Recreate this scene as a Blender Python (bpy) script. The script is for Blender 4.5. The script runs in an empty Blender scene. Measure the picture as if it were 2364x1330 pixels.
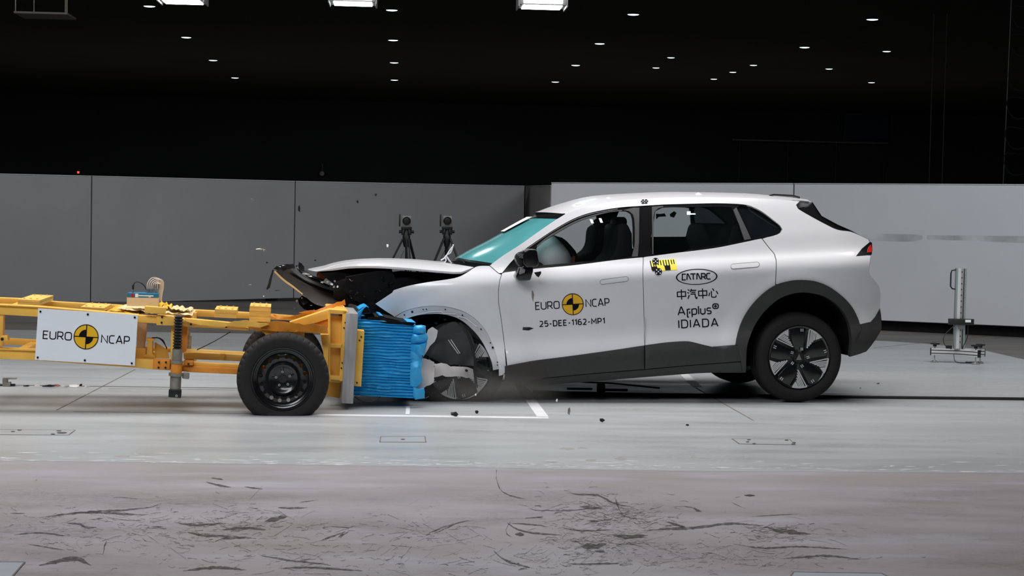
import bpy, bmesh, math, random
from math import sin, cos, pi, radians, sqrt, atan2, hypot
from mathutils import Vector, Matrix, noise as mnoise
from mathutils.geometry import delaunay_2d_cdt
random.seed(7)
SC = bpy.context.scene
COL = SC.collection

# ------------------------------------------------------------------ camera
CAM_H, FPX = 1.45, 4000.0
_a, _p, _ro = radians(3.676), math.atan(158 / 4000), .02
_f0 = Vector((sin(_a), cos(_a), 0)); _r0 = Vector((cos(_a), -sin(_a), 0)); UP = Vector((0, 0, 1))
FWD = _f0 * cos(_p) - UP * sin(_p)
_u0 = _r0.cross(FWD)
RGT = _r0 * cos(_ro) + _u0 * sin(_ro)
CUP = _u0 * cos(_ro) - _r0 * sin(_ro)
CPOS = Vector((0, 0, CAM_H))
cd = bpy.data.cameras.new('camera'); cam = bpy.data.objects.new('camera', cd); COL.objects.link(cam)
cd.sensor_width = 36; cd.lens = 36 * FPX / 2364; cd.clip_end = 300
m = Matrix.Identity(4)
for i in range(3):
    m[i][0] = RGT[i]; m[i][1] = CUP[i]; m[i][2] = -FWD[i]; m[i][3] = CPOS[i]
cam.matrix_world = m
SC.camera = cam

# ------------------------------------------------------------------ world, lamps, exposure
w = bpy.data.worlds.new('hall_dark'); SC.world = w; w.use_nodes = True
w.node_tree.nodes['Background'].inputs[0].default_value = (.8, .9, 1, 1)
w.node_tree.nodes['Background'].inputs[1].default_value = .012
SC.view_settings.view_transform = 'Standard'; SC.view_settings.look = 'None'
SC.view_settings.gamma = 1; SC.view_settings.use_curve_mapping = False
SC.view_settings.exposure = 0.0
def area(name, loc, sx, sy, power, col, target=None, spread=180):
    l = bpy.data.lights.new(name, 'AREA'); l.shape = 'RECTANGLE'; l.size = sx; l.size_y = sy
    l.energy = power; l.color = col; l.spread = radians(spread)
    o = bpy.data.objects.new(name, l); COL.objects.link(o); o.location = loc
    d = (Vector(target) - Vector(loc)) if target else Vector((0, 0, -1))
    o.rotation_euler = d.to_track_quat('-Z', 'Y').to_euler()
    return o
# hall lamp bank above the impact point; the lamps after it are added fill
area('bank_or_fill_lamp', (-.2, 14.2, 6.3), 14.0, 3.0, 580, (1, .975, .965), None, 135)
area('bank_or_fill_lamp', (-2.7, 7.8, 6.3), 8.0, 3.0, 425, (.93, .97, 1), (-1.2, 11.5, 0), 140)  # front fill added for the car side and the trolley sign
area('bank_or_fill_lamp', (7.5, 17.0, 6.3), 4.0, 3.0, 300, (.9, .95, 1), (7.0, 24.5, .6), 150)  # added fill, aimed to brighten the right wall panels
area('bank_or_fill_lamp', (0, 58.0, 6.3), 40.0, 3.0, 700, (.95, 1, .98))  # unseen lamp added to lift the black back wall and ceiling
area('bank_or_fill_lamp', (-4.0, 20.5, 6.3), 13.0, 1.6, 265, (1, .99, .99), (-4.0, 28.5, .6), 150)  # unseen lamp added to brighten the left wall panels
# ------------------------------------------------------------------ helpers: pixels to points on real planes
def ray(u, v): return FWD + RGT * ((u - 1182) / FPX) - CUP * ((v - 665) / FPX)
def ground(u, v, z=0.0):
    d = ray(u, v); return CPOS + d * ((z - CAM_H) / d.z)
def aty(u, v, Y):
    d = ray(u, v); return CPOS + d * (Y / d.y)
class Frame:
    def __init__(s, u, v, yaw):
        s.o = ground(u, v); s.yaw = radians(yaw)
        s.x = Vector((cos(s.yaw), sin(s.yaw), 0)); s.y = Vector((-sin(s.yaw), cos(s.yaw), 0))
    def loc(s, u, v, d):
        q = ray(u, v); t = (s.o + s.y * d - CPOS).dot(s.y) / q.dot(s.y)
        P = CPOS + q * t - s.o
        return Vector((P.dot(s.x), d, P.z))
    def world(s, l): return s.o + s.x * l[0] + s.y * l[1] + UP * l[2]

# ------------------------------------------------------------------ helpers: objects
def put(o, parent=None):
    COL.objects.link(o)
    if parent is not None: o.parent = parent
    return o
def empty(name, loc=(0, 0, 0), rotz=0, label=None, cat=None, group=None):
    o = bpy.data.objects.new(name, None); o.empty_display_size = .1
    COL.objects.link(o); o.location = loc; o.rotation_euler = (0, 0, rotz)
    return tag(o, label, cat, group)
def tag(o, label=None, cat=None, group=None, kind=None):
    if label: o['label'] = label
    if cat: o['category'] = cat
    if group: o['group'] = group
    if kind: o['kind'] = kind
    return o
def cr(pts, step=8, closed=False):
    """Catmull-Rom through 2-D or 3-D points"""
    P = [Vector(p) for p in pts]; n = len(P); out = []
    rng = range(n if closed else n - 1)
    for i in rng:
        p1, p2 = P[i], P[(i + 1) % n]
        p0 = P[i - 1] if (i > 0 or closed) else p1 * 2 - p2
        p3 = P[(i + 2) % n] if (i + 2 < n or closed) else p2 * 2 - p1
        k = max(1, int((p2 - p1).length / step))
        for j in range(k):
            t = j / k
            out.append(.5 * ((2 * p1) + (p2 - p0) * t + (2 * p0 - 5 * p1 + 4 * p2 - p3) * t * t + (3 * p1 - p0 - 3 * p2 + p3) * t ** 3))
    if not closed: out.append(P[-1].copy())
    return out
def lin(pts, step=8, closed=True):
    P = [Vector(p) for p in pts]; out = []
    n = len(P)
    for i in range(n if closed else n - 1):
        a, b = P[i], P[(i + 1) % n]; k = max(1, int((b - a).length / step))
        for j in range(k): out.append(a.lerp(b, j / k))
    if not closed: out.append(P[-1].copy())
    return out
def inpoly(p, poly):
    x, y = p[0], p[1]; c = False; n = len(poly); j = n - 1
    for i in range(n):
        xi, yi = poly[i][0], poly[i][1]; xj, yj = poly[j][0], poly[j][1]
        if (yi > y) != (yj > y) and x < (xj - xi) * (y - yi) / (yj - yi) + xi: c = not c
        j = i
    return c
def fill2d(outer, holes=(), step=None):
    """triangulate a 2-D outline with holes and inner grid points -> pts, tris, boundary loops (as index lists)"""
    pts = []; edges = []
    for loop in [outer] + list(holes):
        s = len(pts); n = len(loop)
        pts += [Vector((p[0], p[1])) for p in loop]
        edges += [(s + i, s + (i + 1) % n) for i in range(n)]
    if step:
        xs = [p[0] for p in outer]; ys = [p[1] for p in outer]
        nb = len(pts); bp = pts[:nb]
        cell = {}
        for q in bp: cell.setdefault((int(q.x // step), int(q.y // step)), []).append(q)
        y = min(ys) + step * .5
        while y < max(ys):
            x = min(xs) + step * .5
            while x < max(xs):
                if inpoly((x, y), outer) and not any(inpoly((x, y), h) for h in holes):
                    ci, cj = int(x // step), int(y // step); ok = True
                    for a in (-1, 0, 1):
                        for b in (-1, 0, 1):
                            for q in cell.get((ci + a, cj + b), ()):
                                if (q.x - x) ** 2 + (q.y - y) ** 2 < (step * .45) ** 2: ok = False
                    if ok: pts.append(Vector((x, y)))
                x += step
            y += step
    V, E_, F_, _, _, _ = delaunay_2d_cdt(pts, edges, [], 0, 1e-5)
    tris = []
    for f in F_:
        c = sum((V[i] for i in f), Vector((0, 0))) / len(f)
        if inpoly(c, outer) and not any(inpoly(c, h) for h in holes): tris.append(tuple(f))
    cnt = {}
    for f in tris:
        for i in range(len(f)):
            a, b = f[i], f[(i + 1) % len(f)]; cnt[(a, b)] = 1
    rim = [(a, b) for (a, b) in cnt if (b, a) not in cnt]
    return V, tris, rim

class B:
    """collects geometry, builds ONE mesh object"""
    def __init__(s): s.v = []; s.f = []; s.m = []; s.mi = 0
    def add(s, V, F):
        k = len(s.v); s.v += [tuple(p) for p in V]; s.f += [tuple(i + k for i in f) for f in F]; s.m += [s.mi] * len(F)
        return s
    def box(s, c, size, rot=None):
        c = Vector(c); hx, hy, hz = size[0] / 2, size[1] / 2, size[2] / 2
        V = [Vector((x, y, z)) for x in (-hx, hx) for y in (-hy, hy) for z in (-hz, hz)]
        if rot is not None: V = [rot @ p for p in V]
        return s.add([p + c for p in V], [(0, 1, 3, 2), (4, 6, 7, 5), (0, 4, 5, 1), (2, 3, 7, 6), (0, 2, 6, 4), (1, 5, 7, 3)])
    def prism(s, P, vec):
        n = len(P); vec = Vector(vec); P = [Vector(p) for p in P]
        V = P + [p + vec for p in P]
        F = [tuple(range(n)), tuple(range(2 * n - 1, n - 1, -1))] + [(i, i + n, (i + 1) % n + n, (i + 1) % n) for i in range(n)]
        return s.add(V, F)
    def loft(s, rows, closed=False):
        n = len(rows[0]); V = [p for r in rows for p in r]; F = []
        for i in range(len(rows) - 1):
            for j in range(n if closed else n - 1):
                k = (j + 1) % n
                F.append((i * n + j, i * n + k, (i + 1) * n + k, (i + 1) * n + j))
        return s.add(V, F)
    def tube(s, pts, r, n=8, caps=True):
        P = [Vector(p) for p in pts]; rows = []; N = len(P)
        rr = r if isinstance(r, (list, tuple)) else [r] * N
        t0 = (P[1] - P[0]).normalized()
        a = t0.orthogonal().normalized()
        for i in range(N):
            t = (P[min(i + 1, N - 1)] - P[max(i - 1, 0)])
            t = t.normalized() if t.length > 1e-9 else t0
            a = (a - t * a.dot(t)); a = a.normalized() if a.length > 1e-6 else t.orthogonal().normalized()
            b = t.cross(a)
            rows.append([P[i] + (a * cos(2 * pi * k / n) + b * sin(2 * pi * k / n)) * rr[i] for k in range(n)])
        k0 = len(s.v); s.loft(rows, True)
        if caps:
            s.f += [tuple(k0 + i for i in range(n - 1, -1, -1)), tuple(k0 + (N - 1) * n + i for i in range(n))]; s.m += [s.mi] * 2
        return s
    def lathe(s, prof, n=32, c=(0, 0, 0), axis='y', mod=None):
        """prof: (r, h) along the axis"""
        c = Vector(c); rows = []
        for ip, (r, h) in enumerate(prof):
            row = []
            for k in range(n):
                a = 2 * pi * k / n; q = r if mod is None else mod(r, h, k, ip)
                e = (q * cos(a), h, q * sin(a)) if axis == 'y' else ((q * cos(a), q * sin(a), h) if axis == 'z' else (h, q * cos(a), q * sin(a)))
                row.append(c + Vector(e))
            rows.append(row)
        return s.loft(rows, True)
    def disc(s, c, r, n=24, axis='y'):
        c = Vector(c)
        V = [c + (Vector((r * cos(2 * pi * k / n), 0, r * sin(2 * pi * k / n))) if axis == 'y' else Vector((r * cos(2 * pi * k / n), r * sin(2 * pi * k / n), 0))) for k in range(n)]
        return s.add(V, [tuple(range(n))])
    def cyl(s, p, q, r, n=16): return s.tube([p, q], r, n)
    def build(s, name, mats, parent=None, smooth=True, bevel=0, seg=2, angle=40, recalc=True, fn=None):
        me = bpy.data.meshes.new(name); me.from_pydata(s.v, [], s.f)
        if not isinstance(mats, (list, tuple)): mats = [mats]
        for mt in mats: me.materials.append(mt)
        if len(mats) > 1: me.polygons.foreach_set('material_index', s.m)
        bm = bmesh.new(); bm.from_mesh(me)
        if recalc: bmesh.ops.recalc_face_normals(bm, faces=bm.faces)
        if bevel:
            ed = [e for e in bm.edges if len(e.link_faces) == 2 and e.calc_face_angle(0) > radians(30)]
            try: bmesh.ops.bevel(bm, geom=ed, offset=bevel, segments=seg, affect='EDGES', profile=.5, clamp_overlap=True)
            except Exception: pass
        bm.to_mesh(me); bm.free()
        if smooth:
            me.shade_smooth(); me.set_sharp_from_angle(angle=radians(angle))
        me.update()
        return put(bpy.data.objects.new(name, me), parent)

# ------------------------------------------------------------------ materials
def srgb(r, g, b):
    f = lambda c: (c / 12.92 if c <= .04045 else ((c + .055) / 1.055) ** 2.4)
    return (f(r / 255), f(g / 255), f(b / 255), 1)
def mat(name, col, rough=.5, metal=0, var=.12, scale=6, bump=0, bscale=60, coat=0, spec=.5, stretch=None):
    """principled with procedural colour variation and fine relief"""
    M = bpy.data.materials.new(name); M.use_nodes = True; nt = M.node_tree; bs = nt.nodes['Principled BSDF']
    bs.inputs['Roughness'].default_value = rough; bs.inputs['Metallic'].default_value = metal
    bs.inputs['Coat Weight'].default_value = coat; bs.inputs['Coat Roughness'].default_value = .06
    bs.inputs['Specular IOR Level'].default_value = spec
    tc = nt.nodes.new('ShaderNodeTexCoord'); src = tc.outputs['Object']
    if stretch:
        mp = nt.nodes.new('ShaderNodeMapping'); mp.inputs['Scale'].default_value = stretch
        nt.links.new(src, mp.inputs[0]); src = mp.outputs[0]
    nz = nt.nodes.new('ShaderNodeTexNoise'); nz.inputs['Scale'].default_value = scale; nz.inputs['Detail'].default_value = 4
    nt.links.new(src, nz.inputs['Vector'])
    rp = nt.nodes.new('ShaderNodeValToRGB')
    rp.color_ramp.elements[0].position = .3; rp.color_ramp.elements[1].position = .7
    rp.color_ramp.elements[0].color = tuple(c * (1 - var) for c in col[:3]) + (1,)
    rp.color_ramp.elements[1].color = tuple(min(1, c * (1 + var * .6)) for c in col[:3]) + (1,)
    nt.links.new(nz.outputs['Fac'], rp.inputs[0]); nt.links.new(rp.outputs[0], bs.inputs['Base Color'])
    if bump:
        n2 = nt.nodes.new('ShaderNodeTexNoise'); n2.inputs['Scale'].default_value = bscale; n2.inputs['Detail'].default_value = 3
        nt.links.new(src, n2.inputs['Vector'])
        bp = nt.nodes.new('ShaderNodeBump'); bp.inputs['Strength'].default_value = bump; bp.inputs['Distance'].default_value = .004
        nt.links.new(n2.outputs['Fac'], bp.inputs['Height']); nt.links.new(bp.outputs[0], bs.inputs['Normal'])
    return M
def emit(name, col, strength):
    M = bpy.data.materials.new(name); M.use_nodes = True; bs = M.node_tree.nodes['Principled BSDF']
    bs.inputs['Base Color'].default_value = (.8, .8, .8, 1)
    bs.inputs['Emission Color'].default_value = col; bs.inputs['Emission Strength'].default_value = strength
    return M
def glass(name, tint, trans=.6, rough=.03, body=(.02, .03, .03, 1)):
    """a pane: partly see-through tint, glossy reflection and an opaque body colour"""
    M = bpy.data.materials.new(name); M.use_nodes = True; nt = M.node_tree
    for n in list(nt.nodes): nt.nodes.remove(n)
    out = nt.nodes.new('ShaderNodeOutputMaterial'); tr = nt.nodes.new('ShaderNodeBsdfTransparent'); pr = nt.nodes.new('ShaderNodeBsdfPrincipled')
    tr.inputs[0].default_value = tint; pr.inputs['Base Color'].default_value = body; pr.inputs['Roughness'].default_value = rough
    fr = nt.nodes.new('ShaderNodeFresnel'); fr.inputs[0].default_value = 1.45
    nz = nt.nodes.new('ShaderNodeTexNoise'); nz.inputs['Scale'].default_value = 2.5
    mp = nt.nodes.new('ShaderNodeMapRange'); mp.inputs[3].default_value = (1 - trans) * .7; mp.inputs[4].default_value = min(1, (1 - trans) * 1.3)
    ad = nt.nodes.new('ShaderNodeMath'); ad.operation = 'ADD'; ad.use_clamp = True
    mx = nt.nodes.new('ShaderNodeMixShader')
    nt.links.new(nz.outputs['Fac'], mp.inputs[0]); nt.links.new(mp.outputs[0], ad.inputs[0]); nt.links.new(fr.outputs[0], ad.inputs[1])
    nt.links.new(ad.outputs[0], mx.inputs[0]); nt.links.new(tr.outputs[0], mx.inputs[1]); nt.links.new(pr.outputs[0], mx.inputs[2])
    nt.links.new(mx.outputs[0], out.inputs[0])
    return M
M = {}
M['white'] = mat('pearl_white_paint', srgb(222, 222, 226), .32, 0, .03, 2, 0, coat=.6)
M['hoodin'] = mat('primer_grey', srgb(70, 70, 74), .6)
M['clad'] = mat('black_cladding_plastic', srgb(50, 50, 50), .55, 0, .1, 30, .15, 400)
M['gloss'] = mat('gloss_black_trim', (.008, .008, .009, 1), .18, 0, .1, 5, coat=.3)
M['seal'] = mat('grey_window_seal', srgb(66, 65, 66), .6, 0, .1, 20)
M['dark'] = mat('black_under_surface', (.007, .007, .008, 1), .8, 0, .3, 8, .3, 60, spec=.12)
M['inter'] = mat('dark_interior_fabric', srgb(30, 31, 33), .7, 0, .2, 30, .2, 200, spec=.3)
M['tyre'] = mat('tyre_rubber', srgb(38, 36, 35), .75, 0, .12, 20, .2, 120, spec=.25)
M['rim'] = mat('black_rim_paint', (.010, .010, .011, 1), .25, 0, .1, 10, coat=.3)
M['silver'] = mat('bright_alloy', srgb(205, 207, 208), .35, .1, .06, 10)
M['yellow'] = mat('yellow_frame_paint', srgb(238, 184, 80), .45, 0, .14, 5, .12, 40)
M['orange'] = mat('orange_frame_paint', srgb(222, 138, 40), .45, 0, .2, 7, .12, 40)
M['wood'] = mat('yellow_plywood', srgb(228, 186, 96), .65, 0, .2, 4, .3, 30, stretch=(1, 6, 12))
M['tan'] = mat('tan_box', srgb(214, 188, 152), .6)
M['bluebox'] = mat('teal_blue_lid', srgb(20, 112, 152), .45)
M['blue'] = mat('blue_barrier_sheet', srgb(48, 166, 226), .4, .1, .14, 9, .1, 60)
M['alu'] = mat('brushed_aluminium_plate', srgb(168, 166, 168), .45, .35, .14, 5, .1, 60, stretch=(8, 8, 1))
M['steel'] = mat('worn_steel', srgb(142, 138, 130), .45, .4, .25, 14, .2, 60)
M['blackmetal'] = mat('black_metal', srgb(30, 30, 31), .42, .2, .15, 12)
M['sign'] = mat('white_sign_sheet', srgb(236, 240, 248), .35, 0, .02, 2)
M['ink'] = mat('black_print', srgb(14, 15, 22), .8, 0, .05, spec=.15)
M['inky'] = mat('yellow_print', srgb(240, 184, 24), .45, 0, .05)
M['tapey'] = mat('yellow_tape', srgb(248, 226, 60), .45, 0, .05)
M['wdot'] = mat('white_print', srgb(235, 235, 238), .45, 0, .03)
M['torn'] = mat('torn_white_plastic', srgb(218, 212, 210), .5, 0, .08, 12, .15, 30)
M['bumper'] = mat('brown_black_bumper_plastic', srgb(26, 21, 15), .5, 0, .3, 6, .1, 20, spec=.3)
M['beige'] = mat('beige_foam_edge', srgb(206, 170, 112), .6)
M['red'] = mat('red_lamp_lens', srgb(190, 40, 30), .2, 0, .2, 30)
M['copper'] = mat('reddish_wiring', srgb(150, 80, 62), .5, 0, .4, 60)
M['cable_w'] = mat('off_white_cable', srgb(226, 208, 190), .5)
M['cable_b'] = mat('black_cable', (.012, .012, .012, 1), .5)
M['foil'] = mat('yellow_plastic_film', srgb(246, 196, 60), .3, 0, .2, 8, .3, 25)
M['foilw'] = mat('cream_plastic_film', srgb(250, 226, 170), .3, 0, .1, 8, .3, 25)
M['airbag'] = mat('airbag_cloth', srgb(246, 246, 250), .7, 0, .05, 6, .1, 80)
M['chrome'] = mat('bright_broken_metal', srgb(190, 190, 190), .25, .7, .3, 30)
M['teal'] = mat('tower_teal_edge', srgb(160, 180, 178), .3, .4)
M['walll'] = mat('barrier_panel_grey', srgb(158, 158, 161), .6, 0, .05, 1.2)
M['ceil'] = mat('matte_black_ceiling', (.07, .062, .06, 1), .9, 0, .2, .3)
M['hallwall'] = mat('matte_black_wall', (.035, .037, .037, 1), .9, 0, .3, .15)
M['g_wind'] = glass('teal_windscreen_glass', (.55, .88, .86, 1), .38, .12, srgb(84, 160, 164))  # opaque teal body stands in for reflections that hide the cabin
M['g_clear'] = glass('clear_side_glass', (.9, .93, .93, 1), .97)
M['g_rear'] = glass('rear_door_glass', (.86, .9, .9, 1), .94)
M['g_tint'] = glass('tinted_side_glass', (.30, .33, .33, 1), .85)
M['g_dark'] = glass('dark_privacy_glass', (.10, .12, .13, 1), .55, .05, (.015, .02, .025, 1))
M['spot'] = emit('downlight_lens', (.72, .95, 1, 1), 2.2)
M['lampface'] = emit('floodlight_lens', (.85, .97, 1, 1), 14)
M['led'] = emit('red_led', (1, .08, .05, 1), 1.2)
# ------------------------------------------------------------------ the setting
def structure(o): o['kind'] = 'structure'; return o
def floor_mat(name, kind):
    Mt = bpy.data.materials.new(name); Mt.use_nodes = True; nt = Mt.node_tree; L = nt.links.new; bs = nt.nodes['Principled BSDF']
    N = nt.nodes.new
    geo = N('ShaderNodeNewGeometry')
    def mapped(sx, sy, rz=0):
        mp = N('ShaderNodeMapping'); mp.inputs['Scale'].default_value = (sx, sy, 1); mp.inputs['Rotation'].default_value = (0, 0, rz)
        L(geo.outputs['Position'], mp.inputs[0]); return mp.outputs[0]
    def noise(vec, sc, det=4, ro=.55, dist=0):
        n = N('ShaderNodeTexNoise'); n.inputs['Scale'].default_value = sc; n.inputs['Detail'].default_value = det
        n.inputs['Roughness'].default_value = ro; n.inputs['Distortion'].default_value = dist; L(vec, n.inputs['Vector']); return n.outputs['Fac']
    def ramp(f, p0, p1, c0=(0, 0, 0, 1), c1=(1, 1, 1, 1)):
        r = N('ShaderNodeValToRGB'); r.color_ramp.elements[0].position = p0; r.color_ramp.elements[1].position = p1
        r.color_ramp.elements[0].color = c0; r.color_ramp.elements[1].color = c1; L(f, r.inputs[0]); return r.outputs[0]
    def mix(f, a, b):
        x = N('ShaderNodeMix'); x.data_type = 'RGBA'; L(f, x.inputs[0])
        for s, q in ((6, a), (7, b)):
            if isinstance(q, tuple): x.inputs[s].default_value = q
            else: L(q, x.inputs[s])
        return x.outputs[2]
    def mul(a, b):
        x = N('ShaderNodeMath'); x.operation = 'MULTIPLY'; L(a, x.inputs[0])
        if isinstance(b, float): x.inputs[1].default_value = b
        else: L(b, x.inputs[1])
        return x.outputs[0]
    if kind == 'paint':
        base = ramp(noise(mapped(.25, 1.4), 1.2, 4), .35, .7, srgb(160, 163, 164), srgb(173, 176, 177))
        base = mix(ramp(noise(mapped(.5, 5), 2.2, 6, .7), .62, .72), base, srgb(186, 190, 188))
        base = mix(mul(ramp(noise(mapped(.6, 3.0), 3.1, 5, .6), .68, .74), .5), base, srgb(150, 140, 130))
        rough = ramp(noise(mapped(.4, 2), 2, 3), .3, .7, (.24, .24, .24, 1), (.42, .42, .42, 1))
    elif kind == 'front':
        base = ramp(noise(mapped(.5, 1.0), 1.1, 5), .3, .72, srgb(140, 132, 132), srgb(160, 154, 158))
        base = mix(ramp(noise(mapped(.7, 2.6), 1.3, 5, .6), .52, .72), base, srgb(164, 160, 170))
        # worn black rubber dust, heavier in the near half
        sep = N('ShaderNodeSeparateXYZ'); L(geo.outputs['Position'], sep.inputs[0])
        my = N('ShaderNodeMapRange'); my.inputs[1].default_value = 9.7; my.inputs[2].default_value = 8.9; L(sep.outputs[1], my.inputs[0])
        patch = mul(ramp(noise(mapped(.9, 1.7), .9, 4, .55), .45, .66), my.outputs[0])
        fine = ramp(noise(mapped(9, 22, .1), 2.4, 6, .75, 1.2), .46, .70)
        base = mix(mul(patch, .22), base, srgb(96, 82, 78))
        base = mix(mul(mul(patch, fine), .85), base, srgb(60, 48, 44))
        # hair-line scratches in three directions
        for (rz, sc, th) in ((.25, 5, .012), (-.5, 4, .009), (1.1, 4.5, .008)):
            wv = N('ShaderNodeTexVoronoi'); wv.feature = 'DISTANCE_TO_EDGE'; wv.inputs['Scale'].default_value = sc; wv.inputs['Randomness'].default_value = 1
            L(mapped(.9, 3.2, rz), wv.inputs['Vector'])
            line = ramp(wv.outputs['Distance'], th * .3, th, (1, 1, 1, 1), (0, 0, 0, 1))
            brk = ramp(noise(mapped(3, 3, rz), 2.1, 3), .56, .66)
            base = mix(mul(mul(line, mul(brk, my.outputs[0])), .7), base, srgb(72, 58, 54))
        rough = ramp(noise(mapped(.6, 2), 2, 3), .3, .7, (.38, .38, .38, 1), (.6, .6, .6, 1))
    else:
        base = ramp(noise(mapped(.4, 1.4), .8, 5), .3, .72, srgb(92, 88, 84), srgb(120, 115, 110))
        rough = ramp(noise(mapped(.6, 2), 2, 3), .3, .7, (.5, .5, .5, 1), (.7, .7, .7, 1))
    L(base, bs.inputs['Base Color']); L(rough, bs.inputs['Roughness'])
    bp = N('ShaderNodeBump'); bp.inputs['Strength'].default_value = .08; bp.inputs['Distance'].default_value = .004
    L(noise(mapped(1, 4), 14, 4), bp.inputs['Height']); L(bp.outputs[0], bs.inputs['Normal'])
    return Mt
FM = {k: floor_mat(n, k) for k, n in (('paint', 'grey_epoxy_paint'), ('front', 'scuffed_concrete'), ('rear', 'dark_concrete'))}
def slab(name, poly, z0, z1, mt):
    b = B(); b.prism([Vector((p[0], p[1], z1)) for p in poly], (0, 0, z0 - z1)); return structure(b.build(name, mt, smooth=False))
# painted lane between the worn front floor and the dark rear floor
near = [ground(u, v).xy for u, v in ((0, 1063), (800, 1075), (1560, 1087), (2364, 1093))]
far = [ground(u, v).xy for u, v in ((2364, 830), (2259, 806), (2130, 793), (2036, 787), (1900, 783))]
L0 = near[0] + (near[0] - near[1]) * 4; R0 = near[-1] + Vector((5, .05))
FY = 21.2
lane = [Vector((-12, L0.y)), *near, Vector((9.5, near[-1].y)), Vector((9.5, 16.5)), *far, Vector((4.6, FY)), Vector((-12, FY))]
rearp = [Vector((-45, FY)), Vector((-12, FY)), Vector((4.6, FY)), *far[::-1], Vector((9.5, 16.5)), Vector((9.5, near[-1].y)), Vector((45, near[-1].y)), Vector((45, 76)), Vector((-45, 76))]
frontp = [Vector((-45, -8)), Vector((45, -8)), Vector((45, near[-1].y)), Vector((9.5, near[-1].y)), *near[::-1], Vector((-12, L0.y)), Vector((-12, FY)), Vector((-45, FY))]
floor_paint = slab('floor', lane, -.3, 0, FM['paint'])
floor_front = slab('floor', frontp, -.3, -.001, FM['front'])
floor_rear = slab('floor', rearp, -.3, -.001, FM['rear'])
HC = 6.45
b = B(); b.box((0, 34, HC + .15), (90, 84, .3)); structure(b.build('ceiling', M['ceil'], smooth=False))
b = B(); b.box((0, 76.15, 3.1), (90, .3, 6.9)); structure(b.build('wall_back', M['hallwall'], smooth=False))
b = B(); b.box((-45.15, 34, 3.1), (.3, 84, 6.9)); structure(b.build('wall_left', M['hallwall'], smooth=False))
b = B(); b.box((45.15, 34, 3.1), (.3, 84, 6.9)); structure(b.build('wall_right', M['hallwall'], smooth=False))
b = B(); b.box((0, -8.15, 3.1), (90, .3, 6.9)); structure(b.build('wall_front', M['hallwall'], smooth=False))

# floor markings and cover plates (painted or let into the floor)
def gpoly(pts, z): return [ground(u, v, z) for u, v in pts]
def flat(name, polys, mt, parent, z=.0015, kind=None):
    b = B()
    for pl in polys: b.prism(gpoly(pl, z), (0, 0, -z + .0002))
    o = b.build(name, mt, parent, smooth=False)
    if kind: o['kind'] = kind
    return o
M['line'] = mat('white_floor_paint', srgb(214, 214, 216), .5, 0, .1, 6)
M['joint'] = mat('floor_joint', srgb(112, 104, 98), .7, 0, .4, 12)
M['dk'] = mat('dark_recess', srgb(58, 54, 52), .7)
M['plate'] = mat('galvanised_cover_plate', srgb(178, 186, 194), .35, .3, .06, 6)
def gl(a, c, wpx):
    """a painted line along the floor between two pixels; width in metres"""
    p, q = ground(*a, .0015), ground(*c, .0015); t = (q - p).normalized(); n = Vector((-t.y, t.x, 0)) * wpx / 2
    return [p - n, q - n, q + n, p + n]
def glines(name, segs, mt, parent, z=.0015):
    b = B()
    for a, c, wd in segs:
        P = gl(a, c, wd); b.prism([Vector((p.x, p.y, z)) for p in P], (0, 0, -z + .0002))
    return b.build(name, mt, parent, smooth=False)
glines('white_marking_line', [((700, 957), (1266, 964.5), .10)], M['line'], floor_paint)
glines('white_marking_line', [((1254, 963), (1150, 820), .085)], M['line'], floor_paint)
glines('white_marking_line', [((1610, 893), (1560, 845), .085)], M['line'], floor_paint)
glines('white_marking_line', [((942, 938), (941, 956), .03)], M['line'], floor_paint)
for sg in (((130, 947), (312, 853)), ((170, 950), (600, 956)), ((1606, 895), (1740, 971)), ((250, 897), (560, 900)), ((2017, 803), (2364, 768))):
    glines('floor_joint', [(*sg, .012)], M['joint'], floor_paint)
glines('track_slot', [((-60, 888), (900, 901), .03)], M['dk'], floor_paint)
def coverplate(pts, mt, parent, holes=(), frame=True):
    pl = gpoly(pts, .002); c = sum(pl, Vector()) / len(pl)
    b = B(); b.prism(pl, (0, 0, -.0015)); o = b.build('cover_plate', mt, parent, smooth=False)
    bb = B()
    if frame:
        n = len(pts)
        for i in range(n):
            for P in [gl(pts[i], pts[(i + 1) % n], .007)]: bb.prism([Vector((p.x, p.y, .003)) for p in P], (0, 0, -.0025))
        bb.build('plate_edge', M['joint'], o, smooth=False)
    for (u, v, ru, rv) in holes:
        hb = B(); q = [(u + ru * cos(2 * pi * k / 12), v + rv * sin(2 * pi * k / 12)) for k in range(12)]
        hb.prism(gpoly(q, .0035), (0, 0, -.0015)); hb.build('plate_hole', M['dk'], o, smooth=False)
    return o
coverplate([(877, 1021), (983, 1021), (981, 1008), (879, 1008)], FM['paint'], floor_paint, [(930, 1014, 5, 1)])
coverplate([(1707, 1025), (1836, 1027), (1822, 1014), (1690, 1013)], FM['paint'], floor_paint, [(1729, 1015, 4.5, 1.2), (1726, 1020, 4, 1.2), (1741, 1024, 4, 1.2), (1816, 1016, 4.5, 1.2), (1833, 1021.5, 4, 1.2), (1831, 1025, 4.5, 1.2)])
coverplate([(-30, 1003.5), (158, 1004.5), (174, 993), (-10, 992)], FM['paint'], floor_paint, [(45, 993, 5, 1), (30, 996, 5, 1), (143, 999, 12, 1.8), (122, 1002, 5, 1.2), (136, 994.5, 6, 1)])
coverplate([(-40, 1338), (20, 1340), (57, 1298), (-60, 1297)], M['plate'], floor_front)
coverplate([(1815, 1345), (2080, 1345), (2035, 1324), (1832, 1321)], M['plate'], floor_front)
coverplate([(1718, 1143), (1730, 1145), (1743, 1143.6), (1731, 1141)], M['dk'], floor_front, frame=False)

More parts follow.
